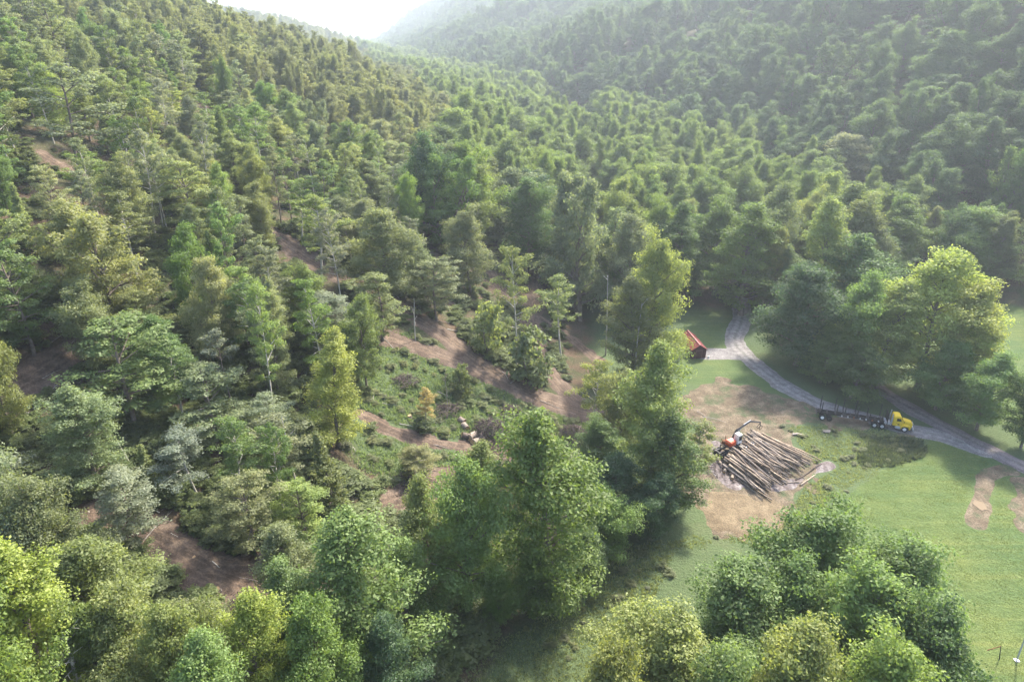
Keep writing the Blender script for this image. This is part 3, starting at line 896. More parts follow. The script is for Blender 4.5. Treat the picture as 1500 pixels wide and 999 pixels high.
def forest(name, recs, colour, label, trunk=True):
    keys = sorted({r[0] for r in recs if (r[0], 'c') in PROTO})
    recs = [r for r in recs if r[0] in keys]
    if not recs: return
    P = np.array([(r[1], r[2]) for r in recs]); Z = terrain(P[:, 0], P[:, 1])
    me = bpy.data.meshes.new(name)
    me.vertices.add(len(recs)); me.vertices.foreach_set('co', np.stack([P[:, 0], P[:, 1], Z - .1], 1).astype(np.float32).ravel())
    def fa(n, arr, t='FLOAT'):
        a = me.attributes.new(n, t, 'POINT'); a.data.foreach_set('value', arr)
    fa('variant', np.array([keys.index(r[0]) for r in recs], np.int32), 'INT')
    fa('sxy', np.array([r[4] / VAR[r[0]][3] for r in recs], np.float32))
    fa('sz', np.array([r[3] / VAR[r[0]][2] for r in recs], np.float32))
    fa('turn', rng.uniform(0, 6.28, len(recs)).astype(np.float32))
    me.update()
    o = bpy.data.objects.new(name, me); COL.objects.link(o)
    o.color = (*colour, 1)
    tag(o, label, 'woods', None, 'stuff')
    ng = bpy.data.node_groups.new(name, 'GeometryNodeTree')
    ng.interface.new_socket('Geometry', in_out='INPUT', socket_type='NodeSocketGeometry')
    ng.interface.new_socket('Geometry', in_out='OUTPUT', socket_type='NodeSocketGeometry')
    N, L = ng.nodes, ng.links
    gi = N.new('NodeGroupInput'); go = N.new('NodeGroupOutput'); jn = N.new('GeometryNodeJoinGeometry')
    def named(n, t):
        a = N.new('GeometryNodeInputNamedAttribute'); a.data_type = t; a.inputs['Name'].default_value = n
        return a.outputs['Attribute']
    sc = N.new('ShaderNodeCombineXYZ'); L.new(named('sxy', 'FLOAT'), sc.inputs[0]); L.new(named('sxy', 'FLOAT'), sc.inputs[1]); L.new(named('sz', 'FLOAT'), sc.inputs[2])
    rt = N.new('ShaderNodeCombineXYZ'); L.new(named('turn', 'FLOAT'), rt.inputs[2])
    vr = named('variant', 'INT')
    for i, k in enumerate(keys):
        cmp = N.new('FunctionNodeCompare'); cmp.data_type = 'INT'; cmp.operation = 'EQUAL'
        L.new(vr, cmp.inputs[2]); cmp.inputs[3].default_value = i
        for part in ('c', 't') if trunk else ('c',):
            oi = N.new('GeometryNodeObjectInfo'); oi.inputs['Object'].default_value = PROTO[(k, part)]
            oi.transform_space = 'ORIGINAL'
            ip = N.new('GeometryNodeInstanceOnPoints')
            L.new(gi.outputs[0], ip.inputs['Points']); L.new(cmp.outputs[0], ip.inputs['Selection'])
            L.new(oi.outputs['Geometry'], ip.inputs['Instance'])
            L.new(rt.outputs[0], ip.inputs['Rotation']); L.new(sc.outputs[0], ip.inputs['Scale'])
            L.new(ip.outputs[0], jn.inputs[0])
    L.new(jn.outputs[0], go.inputs[0])
    md = o.modifiers.new('plants', 'NODES'); md.node_group = ng
    return o

forest('hillside_woods', [r for r in farT if r[6] == 'L'], (.100, .120, .044), 'thinned pale woods covering the upper left hillside')
forest('far_hill_woods', [r for r in farT if r[6] == 'R'], (.050, .083, .031), 'dense hazy green woods covering the hills on the right and beyond')
forest('valley_woods', [r for r in farT if r[6] == 'V'], (.085, .125, .035), 'green woods along the valley floor')

# undergrowth
WEEDP = [tuple(p) for p in world_poly([(600, 1080), (690, 950), (830, 860), (900, 790), (1030, 770), (1150, 760), (960, 850), (870, 1080)])]
LANE = [tuple(p) for p in world_poly([(560, 1400), (690, 990), (790, 900), (880, 840), (1000, 770), (1120, 770), (900, 1000), (900, 1400)])]
ug = []
for _ in range(9500):
    y = random.uniform(45, 330) if random.random() < .75 else random.uniform(45, 150); x = random.uniform(-y * .85 - 12, xl_of(y) - 3)
    ug.append((x, y))
ug = np.array(ug)
keep = np.ones(len(ug), bool)
for ln, hw in TRAILS:
    b = bbox_of(ln, 6); k = (ug[:, 0] > b[0]) & (ug[:, 0] < b[2]) & (ug[:, 1] > b[1]) & (ug[:, 1] < b[3])
    idx = np.nonzero(k)[0]
    if len(idx): keep[idx[line_sdf(ln, hw + .5, ug[idx, 0], ug[idx, 1])[0] > 0]] = False
op = poly_sdf(OPENING, ug[:, 0], ug[:, 1]) > -1
keep &= ~(op & (rng.random(len(ug)) < .9))
keep &= (vn(ug[:, 0] / 12, ug[:, 1] / 12, 88) + rng.random(len(ug)) * .5) > .55
ug = ug[keep]
recs = []
for x, y in ug:
    h = random.uniform(.5, 1.7) * (1.5 if random.random() < .12 else 1)
    recs.append((f'shrub{random.randrange(3)}', float(x), float(y), h, h * random.uniform(.8, 1.4), None, 'U'))
recs = [r for r in recs if not inpoly(LANE, r[1], r[2]) and not inpoly(WEEDP, r[1], r[2])]
forest('undergrowth', recs, (.062, .086, .026), 'low leafy undergrowth between the trees of the left hillside')
print('UNDERGROWTH', len(recs))

# grass tufts and weeds
def tufts(name, pts, hts, label, colour, blades=5, wid=.09):
    n = len(pts); r = rng
    z = terrain(pts[:, 0], pts[:, 1])
    i = np.repeat(np.arange(n), blades); m = len(i)
    a = r.uniform(0, 6.28, m); h = hts[i] * r.uniform(.6, 1.2, m)
    bx = pts[i, 0] + r.normal(0, .16, m); by = pts[i, 1] + r.normal(0, .16, m)
    lx, ly = np.cos(a) * h * .55, np.sin(a) * h * .55
    wx, wy = -np.sin(a) * wid, np.cos(a) * wid
    V = np.stack([np.stack([bx - wx, by - wy, z[i] - .05], 1), np.stack([bx + wx, by + wy, z[i] - .05], 1), np.stack([bx + lx, by + ly, z[i] + h], 1)], 1).reshape(-1, 3)
    Q = np.arange(m * 3).reshape(-1, 3)
    me = mesh_np(name, V, Q, {'tone': ('FACE', np.clip(np.repeat(r.random(n), blades) * .6 + r.random(m) * .3, 0, 1))})
    o = link(name, me, M_LEAF); o.color = (*colour, 1)
    return tag(o, label, 'grass', None, 'stuff')

def scatter(poly, dens, seed, lo=0.0):
    b = bbox_of(poly, 1); n = int((b[2] - b[0]) * (b[3] - b[1]) * dens)
    P = np.stack([rng.uniform(b[0], b[2], n), rng.uniform(b[1], b[3], n)], 1)
    s = poly_sdf(poly, P[:, 0], P[:, 1]) + (vn(P[:, 0] / 3, P[:, 1] / 3, seed) - .5) * 2.5
    k = s > 0
    k &= vn(P[:, 0] / 4, P[:, 1] / 4, seed + 1) > lo * rng.random(n)
    return P[k]
def off_dirt(P, pad=.3):
    k = np.ones(len(P), bool)
    for ln, hw in TRAILS + [(DRIVE, 2.2), (SPUR, 2.5), (ROAD, 2.2), (pdl[0], 1.4)] + [(m, 1.2) for m in mulch]:
        b = bbox_of(ln, 5); kk = np.nonzero((P[:, 0] > b[0]) & (P[:, 0] < b[2]) & (P[:, 1] > b[1]) & (P[:, 1] < b[3]))[0]
        if len(kk): k[kk[line_sdf(ln, hw + pad, P[kk, 0], P[kk, 1])[0] > 0]] = False
    k &= poly_sdf(dirt, P[:, 0], P[:, 1]) < -pad
    return P[k]
weeds = world_poly([(1140, 625), (1200, 618), (1300, 632), (1370, 640), (1290, 688), (1180, 768), (1120, 800), (1000, 800), (960, 850), (870, 1080), (660, 1080), (700, 960),
                    (830, 880), (900, 800), (1030, 790), (1150, 760), (1200, 690), (1170, 640)])
P1 = off_dirt(scatter(weeds, 9, 3))
tufts('tall_grass', P1, .15 + .35 * vn(P1[:, 0] / 5, P1[:, 1] / 5, 61) ** 2, 'rough uncut grass and weeds along the swale and meadow edge', (.105, .130, .056))
P2 = off_dirt(scatter(OPENING, 10, 5))
tufts('opening_grass', P2, .2 + .6 * vn(P2[:, 0] / 4, P2[:, 1] / 4, 62) ** 2, 'rough green grass in the clearing on the left hillside', (.085, .120, .052))
brushp = world_poly([(1252, 660), (1300, 640), (1350, 650), (1345, 668), (1300, 690), (1262, 682)])
P3 = scatter(brushp, 9, 7)
tufts('low_brush', P3, .35 + .9 * vn(P3[:, 0] / 2, P3[:, 1] / 2, 63), 'patch of taller dark weeds in the meadow below the truck', (.052, .072, .032), 7, .12)
lawnp = world_poly([(1190, 770), (1290, 692), (1370, 645), (1480, 690), (1500, 712), (1560, 760), (1560, 1060), (1330, 1060), (1380, 860), (1270, 800)])
P4 = off_dirt(scatter(lawnp, 14, 11))
k4 = poly_sdf(eastp, P4[:, 0], P4[:, 1]) < 0; P4 = P4[k4]
tufts('mown_grass', P4, .03 + .07 * vn(P4[:, 0] / 3, P4[:, 1] / 1.2, 64), 'short mown meadow grass', (.075, .102, .034), 4, .07)
# herbs at the dirt edges and along the swale
recs = []
for poly, n, s in ((weeds, 60, .7), (OPENING, 420, 1.0), (brushp, 110, .8)):
    Pp = off_dirt(scatter(poly, .6, 9, 1.0)); rng.shuffle(Pp)
    for x, y in Pp[:n]:
        h = random.uniform(.4, 1.0) * s; recs.append((f'shrub{random.randrange(3)}', float(x), float(y), h, h * 1.2, None, 'U'))
sw = wl([(800, 900), (850, 905), (900, 870), (950, 830), (985, 800), (1040, 790)])
for _ in range(14):
    p = sw[random.randrange(len(sw))]; x, y = p[0] + random.gauss(0, 1.4), p[1] + random.gauss(0, 1.4); h = random.uniform(.35, .9)
    recs.append((f'shrub{random.randrange(3)}', float(x), float(y), h, h * 1.1, None, 'U'))
forest('meadow_weeds', recs, (.080, .098, .036), 'scattered leafy weeds in the rough grass')

#%%THINGS%%
# ------------------------------------------------------------------ hard-surface builder
class MB:
    def __init__(s): s.bm = bmesh.new()
    def box(s, c, d, rz=0, bev=.0, ry=0, top=(1, 1)):
        r = bmesh.ops.create_cube(s.bm, size=1); vs = r['verts']
        for v in vs:
            k = top if v.co.z > 0 else (1, 1)
            v.co = Vector((v.co.x * d[0] * k[0], v.co.y * d[1] * k[1], v.co.z * d[2]))
        if bev:
            es = list({e for v in vs for e in v.link_edges})
            rr = bmesh.ops.bevel(s.bm, geom=es, offset=bev, segments=2, affect='EDGES', clamp_overlap=True)
            vs = list({v for f in rr['faces'] for v in f.verts} | {v for v in vs if v.is_valid})
        M = Matrix.Translation(c) @ Matrix.Rotation(rz, 4, 'Z') @ Matrix.Rotation(ry, 4, 'Y')
        for v in vs: v.co = M @ v.co
        return s
    def rod(s, a, b, r, r2=None, n=8):
        a, b = Vector(a), Vector(b); d = b - a
        q = bmesh.ops.create_cone(s.bm, cap_ends=True, segments=n, radius1=r, radius2=r if r2 is None else r2, depth=d.length)
        M = Matrix.Translation((a + b) / 2) @ d.to_track_quat('Z', 'Y').to_matrix().to_4x4()
        for v in q['verts']: v.co = M @ v.co
        return s
    def prism(s, prof, y0, y1, inset=0, cz=None):
        """prof: list of (x, z); extruded from y0 to y1"""
        A = [s.bm.verts.new((x, y0, z)) for x, z in prof]; B = [s.bm.verts.new((x, y1, z)) for x, z in prof]
        n = len(prof)
        s.bm.faces.new(A); s.bm.faces.new(B[::-1])
        for i in range(n): s.bm.faces.new((A[i], B[i], B[(i + 1) % n], A[(i + 1) % n]))
        return s
    def build(s, name, m, parent=None, smooth=False):
        bmesh.ops.recalc_face_normals(s.bm, faces=s.bm.faces)
        me = bpy.data.meshes.new(name); s.bm.to_mesh(me); s.bm.free()
        if smooth:
            for p in me.polygons: p.use_smooth = True
        return link(name, me, m, parent)

M_YEL = simple('yellow_paint', (.62, .43, .025), .45, .16, 1.5, .5)
M_BLACK = simple('black_steel', (.030, .028, .028), .6, .3, 3, .4)
M_DSTEEL = simple('dark_steel', (.060, .052, .050), .7, .35, 2.5, .3)
M_TYRE = simple('tyre_rubber', (.025, .024, .023), .9, .3, 4, .2)
M_RIM = simple('white_rim', (.62, .60, .58), .45, .15, 3, .5)
M_GLASS = simple('dark_glass', (.02, .025, .03), .1, .1, 1, .6)
M_CHROME = simple('grey_metal', (.45, .46, .48), .35, .15, 2, .5, .3)
M_WHITE = simple('white_paint', (.70, .69, .66), .5, .15, 2, .4)
M_ORANGE = simple('orange_paint', (.55, .095, .035), .5, .25, 2, .4)
M_RUST = simple('rusty_steel', (.20, .085, .04), .8, .4, 3, .2)
M_REDROOF = simple('red_metal_roof', (.17, .016, .017), .5, .12, .8, .6)
M_SHEDWALL = simple('dark_red_boards', (.075, .030, .030), .85, .25, 2, .2)
M_TRIM = simple('white_trim', (.6, .58, .55), .6, .1, 2, .3)
M_LOGEND = simple('cut_wood', (.42, .28, .15), .85, .25, 6, .2)
def log_bark():
    m, N, L = mat('log_bark')
    tc = N.new('ShaderNodeTexCoord'); oi = N.new('ShaderNodeObjectInfo')
    mp = N.new('ShaderNodeMapping'); mp.inputs['Scale'].default_value = (.35, 3, 3); L.new(tc.outputs['Object'], mp.inputs[0])
    n = noise(N, L, mp.outputs[0], 2.2, 6, .65)
    c = ramp(N, L, n, [(.3, (.085, .073, .063)), (.5, (.21, .18, .155)), (.68, (.37, .33, .285))])
    r = ramp(N, L, oi.outputs['Random'], [(0, (.38, .34, .32)), (.15, (.8, .72, .66)), (.35, (.95, .92, .9)), (.6, (1.25, 1.15, 1.0)), (.85, (.8, .78, .8)), (1, (1.7, 1.5, 1.25))])
    c = mix(N, L, 1.0, c, r, 'MULTIPLY')
    finish(N, L, c, .9, n, .06, .6, .15)
    return m
M_LOG = log_bark()

# ------------------------------------------------------------------ shed
def shed():
    a = at(1014, 527); b = at(1033, 525)
    cx_, cy_ = (a.x + b.x) / 2, (a.y + b.y) / 2 + .3
    W, Ln, Hw, Hr = 3.3, 8.0, 2.3, 3.4
    root = empty('shed', (cx_, cy_, zg(cx_, cy_) - .05), R_(6))
    tag(root, 'small dark red shed with a bright red metal roof beside the gravel drive', 'shed')
    m = MB()
    prof = [(-W / 2, 0), (W / 2, 0), (W / 2, Hw), (0, Hr - .1), (-W / 2, Hw)]
    A = [m.bm.verts.new((x, 0, z)) for x, z in prof]; B = [m.bm.verts.new((x, Ln, z)) for x, z in prof]
    m.bm.faces.new(A); m.bm.faces.new(B[::-1])
    for i in range(5): m.bm.faces.new((A[i], B[i], B[(i + 1) % 5], A[(i + 1) % 5]))
    m.build('wall', M_SHEDWALL, root)
    r = MB(); o_ = .25; th = .06
    for sg in (-1, 1):
        x1 = sg * (W / 2 + o_); z1 = Hw - o_ * (Hr - Hw) / (W / 2)
        r.prism([(0, Hr), (x1, z1), (x1, z1 + th), (0, Hr + th)], -.25, Ln + .25)
        for k in range(12):
            y = -.2 + k * (Ln + .4) / 11
            r.prism([(sg * .05, Hr + th), (x1, z1 + th), (x1, z1 + th + .04), (sg * .05, Hr + th + .04)], y - .02, y + .02)
    r.build('roof', M_REDROOF, root)
    MB().box((0, 4, Hr + .1), (.25, Ln + .5, .05)).build('ridge_cap', M_REDROOF, root)
    MB().box((.0, -.03, 1.0), (1.3, .05, 2.0)).build('door', M_SHEDWALL, root)
    t = MB()
    for x, z, w, h in ((-.7, 1.02, .08, 2.1), (.7, 1.02, .08, 2.1), (0, 2.08, 1.5, .09)): t.box((x, -.05, z), (w, .06, h))
    t.build('door_frame', simple('dark_trim', (.13, .07, .065), .8), root)
    MB().box((W / 2 + .03, 2.4, 1.5), (.05, .8, .7)).build('window', M_GLASS, root)
    w = MB()
    for y, z, d, h in ((1.95, 1.5, .08, .85), (2.85, 1.5, .08, .85), (2.4, 1.12, .95, .08), (2.4, 1.9, .95, .08)): w.box((W / 2 + .04, y, z), (.06, d, h))
    w.build('window_frame', M_TRIM, root)
    m = MB().box((0, 0, .25), (.35, .3, .5), bev=.04)
    o = m.build('utility_box', M_WHITE, None); o.location = (cx_ + 2.3, cy_ + .2, zg(cx_ + 2.3, cy_ + .2))
    tag(o, 'small white box standing at the corner of the red roofed shed', 'box')
shed()

# ------------------------------------------------------------------ logging truck
def wheel(parent, x, y, side, r=.52, w=.30, rim=M_RIM, dual=False):
    s = -1 if side < 0 else 1
    t = MB(); 
    t.rod((x, y - s * (w if not dual else w * 2), r), (x, y, r), r, n=24)
    o = t.build('wheel', M_TYRE, parent, False)
    h = MB(); h.rod((x, y, r), (x, y + s * .03, r), r * .60, n=20); h.rod((x, y, r), (x, y + s * .09, r), r * .25, n=12)
    h.build('rim', rim, o)
    return o

def truck():
    a, b = at(1203, 611), at(1322, 629)
    d = Vector((b.x - a.x, b.y - a.y, 0)); rz = math.atan2(d.y, d.x)
    root = empty('logging_truck', (b.x, b.y, zg(b.x, b.y) + .12), rz)
    wb = d.length
    tag(root, 'yellow logging truck with a long empty black log trailer parked on the drive', 'truck')
    print('TRUCK wb', wb, rz)
    # local: x=0 front axle, +x forward
    hood = MB().prism([(1.25, .75), (1.32, 1.25), (1.15, 1.75), (.2, 2.02), (-.55, 2.08), (-.55, .75), (-.62, .75)][:6], -.72, .72)
    h = hood.build('hood', M_YEL, root)
    bm = bmesh.new(); bm.from_mesh(h.data); bmesh.ops.bevel(bm, geom=list(bm.edges), offset=.13, segments=3, affect='EDGES', clamp_overlap=True); bm.to_mesh(h.data); bm.free()
    MB().box((1.34, 0, 1.25), (.06, 1.0, .75), bev=.02).build('grille', M_CHROME, root)
    MB().box((1.45, 0, .62), (.22, 2.3, .34), bev=.05).build('bumper', M_CHROME, root)
    for s in (-1, 1):
        f = MB().prism([(.85, .55), (.95, .95), (.62, 1.28), (-.2, 1.32), (-.68, 1.05), (-.8, .6), (-.62, .6), (-.5, .95), (-.1, 1.12), (.4, 1.1), (.7, .85), (.7, .55)], s * .68, s * 1.18)
        f.build('fender', M_YEL, root)
        MB().box((1.22, s * .86, 1.22), (.12, .28, .26), bev=.04).build('headlight', M_WHITE, root)
        MB().box((-1.15, s * 1.02, .72), (1.0, .42, .5), bev=.14).build('fuel_tank', M_CHROME, root)
        mr = MB(); mr.rod((-.45, s * 1.0, 2.1), (-.40, s * 1.34, 2.15), .02); mr.box((-.40, s * 1.38, 2.1), (.06, .16, .42), bev=.02)
        mr.build('mirror', M_BLACK, root)
    cabm = MB().prism([(-.5, .95), (-.48, 2.02), (-.85, 2.78), (-1.1, 2.92), (-2.05, 2.92), (-2.15, 2.7), (-2.15, .95)], -1.02, 1.02)
    c = cabm.build('cab', M_YEL, root)
    bm = bmesh.new(); bm.from_mesh(c.data); bmesh.ops.bevel(bm, geom=list(bm.edges), offset=.10, segments=3, affect='EDGES', clamp_overlap=True); bm.to_mesh(c.data); bm.free()
    for s in (-1, 1):
        MB().prism([(-.72, 1.98), (-.98, 2.55), (-1.58, 2.55), (-1.58, 1.98)], s * 1.015, s * 1.035).build('side_window', M_GLASS, root)
        MB().prism([(-.66, 1.05), (-.66, 1.9), (-1.66, 1.9), (-1.66, 1.05)], s * 1.015, s * 1.03).build('door', M_YEL, root)
        MB().box((-1.5, s * 1.05, 1.6), (.16, .04, .05)).build('door_handle', M_BLACK, root)
        MB().box((-1.15, s * 1.045, 1.35), (.35, .02, .22)).build('door_marking', M_BLACK, root)
        e = MB(); e.rod((-2.35, s * .85, .9), (-2.35, s * .85, 3.25), .09); e.rod((-2.35, s * .85, 1.4), (-2.35, s * .85, 2.5), .15)
        e.build('exhaust_stack', M_CHROME, root)
    w = MB(); vs = [w.bm.verts.new(p) for p in ((-.47, -.85, 2.1), (-.47, .85, 2.1), (-.80, .78, 2.72), (-.80, -.78, 2.72))]
    vs2 = [w.bm.verts.new(Vector(v.co) + Vector((.05, 0, .02))) for v in vs]
    w.bm.faces.new(vs); w.bm.faces.new(vs2[::-1])
    for i in range(4): w.bm.faces.new((vs[i], vs2[i], vs2[(i + 1) % 4], vs[(i + 1) % 4]))
    w.build('windshield', M_GLASS, root)
    f = MB()
    for s in (-1, 1): f.box((-2.9, s * .42, .82), (8.0, .16, .26))
    for x in (-5.6, -4.3, -3.2): f.box((x, 0, .8), (.2, .9, .2))
    f.build('tractor_frame', M_DSTEEL, root)
    MB().box((-2.9, 0, 1.15), (.9, 1.7, .5), bev=.06).build('tool_box', M_CHROME, root)
    for x in (0,):
        for s in (-1, 1): wheel(root, x, s * 1.12, s)
    for x in (-3.75, -5.05):
        for s in (-1, 1): wheel(root, x, s * 1.2, s, dual=True, rim=M_CHROME)
    # headboard behind the cab
    hb = MB()
    for y in (-1.15, -.75, -.38, 0, .38, .75, 1.15): hb.box((-3.05, y, 2.05), (.09, .09, 2.1))
    for z in (1.1, 1.6, 2.1, 2.6, 3.1): hb.box((-3.05, 0, z), (.07, 2.36, .1))
    hb.build('headboard', M_BLACK, root)
    # trailer
    e = -wb - .9
    t = MB()
    for s in (-1, 1): t.box(((e - 3.4) / 2, s * .42, 1.22), (-(e + 3.4), .18, .42)); 
    n = 9
    for i in range(n): t.box((e + .3 + i * (-(e + 3.9)) / (n - 1), 0, 1.30), (.16, 1.6, .2))
    t.build('trailer_frame', M_BLACK, root)
    rear = MB().box((e - .15, 0, .95), (.18, 2.3, .16)); rear.box((e - .1, -.7, 1.2), (.1, .1, .5)); rear.box((e - .1, .7, 1.2), (.1, .1, .5))
    rear.build('rear_bumper', M_DSTEEL, root)
    for x in (-wb, -wb + 1.25):
        for s in (-1, 1): wheel(root, x, s * 1.2, s, dual=True, rim=M_WHITE if x == -wb else M_DSTEEL)
    tot = -e
    for px in (1200, 1222, 1234, 1252, 1270, 1288):
        x = -(1322 - px) / (1322 - 1203) * wb
        bl = MB().box((x, 0, 1.5), (.16, 2.5, .16)); bl.build('bolster', M_BLACK, root)
        for s in (-1, 1):
            k = MB(); k.rod((x, s * 1.2, 1.45), (x, s * 1.28, 3.9 if px != 1270 else 2.8), .10, .08, 8); k.build('stake', M_BLACK, root)
    for i in range(9):
        x = e + 3.2 + i * 1.05
        for s in (-1, 1):
            wv = MB(); wv.rod((x, s * .56, 1.2), (x, s * .82, 1.2), .13, n=10); wv.build('binder_winch', M_CHROME if i % 3 else M_RUST, root)
truck()

# ------------------------------------------------------------------ loader
def loader():
    p = at(1070, 662); q = at(1137, 640)
    rz = math.atan2(q.y - p.y, q.x - p.x) + R_(4)
    root = empty('log_loader', (p.x, p.y, zg(p.x, p.y) + .1), rz)
    tag(root, 'knuckleboom log loader with white cab and orange engine cover at the log pile', 'loader')
    c = MB()
    for s in (-1, 1): c.box((-.4, s * .5, .95), (6.2, .2, .32))
    for x in (-3.2, -1.6, 0, 1.6): c.box((x, 0, .95), (.2, 1.2, .2))
    c.build('chassis', M_BLACK, root)
    MB().rod((0, 0, 1.1), (0, 0, 1.65), .75, n=20).build('turntable', M_BLACK, root)
    for x in (-2.9, -1.9):
        for s in (-1, 1): wheel(root, x, s * 1.1, s, rim=M_DSTEEL)
    for x, s in ((1.5, -1), (1.5, 1), (-.9, -1), (-.9, 1)):
        o = MB(); o.rod((x, s * .5, 1.0), (x + .1, s * 1.7, .75), .1); o.rod((x + .1, s * 1.7, .9), (x + .1, s * 1.7, .12), .09); o.box((x + .1, s * 1.7, .08), (.6, .6, .1)); o.build('outrigger', M_BLACK, root)
    MB().box((-.3, 0, 1.75), (2.6, 2.0, .18), bev=.03).build('platform', M_DSTEEL, root)
    MB().box((-.75, -.35, 2.35), (1.5, 1.3, 1.0), bev=.12).build('engine_cover', M_ORANGE, root)
    MB().box((-.6, -.35, 2.89), (.6, .5, .1), bev=.03).build('vent_panel', M_TRIM, root)
    e = MB(); e.rod((-1.1, .6, 1.9), (-1.1, .6, 3.3), .07); e.box((-1.2, .55, 2.1), (.9, .6, .6), bev=.05); e.rod((-1.75, -.9, 1.8), (-1.75, .9, 1.8), .05); e.rod((-1.75, .9, 1.8), (-1.75, .9, 2.7), .04); e.rod((-1.75, -.9, 1.8), (-1.75, -.9, 2.7), .04); e.rod((-1.75, -.9, 2.7), (-1.75, .9, 2.7), .04)
    e.build('guard_rail', M_RUST, root)
    k = MB().box((.75, -.5, 2.85), (1.15, 1.1, 1.85), bev=.08, top=(.85, .92)); k.build('cab', M_WHITE, root)
    MB().box((1.31, -.5, 3.05), (.04, .85, 1.0)).build('front_window', M_GLASS, root)
    MB().box((.78, -1.055, 3.05), (.7, .04, .85)).build('side_window', M_GLASS, root)
    # boom: rises then reaches over the pile
    b = MB()
    def beam(m, a, c, w0, w1):
        a, c = Vector(a), Vector(c); m.rod(a, c, w0 * .72, w1 * .72, 4)
    beam(b, (.3, .45, 1.8), (1.4, .5, 3.7), .42, .36); beam(b, (1.4, .5, 3.7), (4.6, .55, 4.5), .36, .28)
    b.build('main_boom', M_BLACK, root)
    j = MB(); beam(j, (4.6, .55, 4.5), (7.4, .5, 3.5), .28, .22); j.build('jib', M_BLACK, root)
    h = MB(); h.rod((.8, .5, 2.2), (2.4, .5, 3.75), .08); h.rod((3.0, .52, 4.35), (4.7, .54, 4.75), .07); h.build('hydraulic_cylinder', M_CHROME, root)
    g = MB(); g.rod((7.4, .5, 3.5), (7.4, .5, 3.0), .1)
    for s in (-1, 1):
        for y in (-.2, .2): g.rod((7.4, .5 + y, 3.0), (7.4 + s * .5, .5 + y, 2.6), .06); g.rod((7.4 + s * .5, .5 + y, 2.6), (7.4 + s * .15, .5 + y, 2.05), .05)
    g.build('grapple', M_BLACK, root)
    d = MB()
    for y in (-2.15, -1.65): d.box((3.0, y, 1.7), (5.0, .09, .16))
    for i in range(8): d.box((.8 + i * .62, -1.9, 1.7), (.07, .5, .1))
    for x in (1.4, 4.6):
        for y in (-2.15, -1.65): d.box((x, y, .8), (.09, .09, 1.7))
    d.build('delimber_rail', M_WHITE, root)
    dd = MB(); dd.box((.3, -1.9, 1.75), (.8, .8, .7), bev=.05); dd.box((-.5, -1.5, 1.3), (1.2, .5, .25))
    dd.build('delimber_head', M_BLACK, root)
loader()

# ------------------------------------------------------------------ logs
def log_mesh(seed, L=10.0, r0=.24, r1=.12, bend=.25):
    r = np.random.default_rng(seed); n = 10; K = 9
    u = np.linspace(0, 1, K)
    p1, p2 = r.uniform(0, 6.28, 2)
    pts = np.stack([u * L, bend * np.sin(u * 3.3 + p1) * (1 + u), bend * .6 * np.sin(u * 4 + p2) * u], 1)
    pts[:, 1] -= pts[0, 1]
    rad = r0 + (r1 - r0) * u ** .8 + r.normal(0, .008, K)
    v, q = tubes([(pts, rad)], n)
    bm = bmesh.new(); vs = [bm.verts.new(x) for x in v]
    for f in q: bm.faces.new([vs[i] for i in f])
    for k in (0, K - 1):
        f = bm.faces.new([vs[k * n + i] for i in range(n)]); f.material_index = 1
    if L > 4:
        for _ in range(3):
            t = r.uniform(.3, .95); c = Vector([float(np.interp(t, u, pts[:, i])) for i in range(3)])
            d = Vector((r.uniform(.2, .6), r.normal(), r.normal())).normalized() * r.uniform(.3, .55)
            q2 = bmesh.ops.create_cone(bm, cap_ends=True, segments=5, radius1=.045, radius2=.03, depth=d.length)
            M = Matrix.Translation(c + d / 2) @ d.to_track_quat('Z', 'Y').to_matrix().to_4x4()
            for vv in q2['verts']: vv.co = M @ vv.co
    bmesh.ops.recalc_face_normals(bm, faces=bm.faces)
    me = bpy.data.meshes.new('log'); bm.to_mesh(me); bm.free()
    for p in me.polygons: p.use_smooth = len(p.vertices) == 4
    me.materials.append(M_LOG); me.materials.append(M_LOGEND)
    return me
LOGS = [log_mesh(i, 10, random.uniform(.15, .26), random.uniform(.07, .13), random.uniform(.08, .38)) for i in range(10)]

def put_log(me, a, b, label, group=None, name='log', s=None, cat='log'):
    o = bpy.data.objects.new(name, me); COL.objects.link(o)
    a, b = Vector(a), Vector(b); d = b - a
    q = d.to_track_quat('X', 'Z')
    o.rotation_mode = 'QUATERNION'
    o.rotation_quaternion = q @ Matrix.Rotation(random.uniform(0, 6.28), 3, 'X').to_quaternion()
    o.location = a
    k = d.length / 10.0
    s = s or random.uniform(.8, 1.2)
    o.scale = (k, s, s)
    tag(o, label, cat, group)
    return o

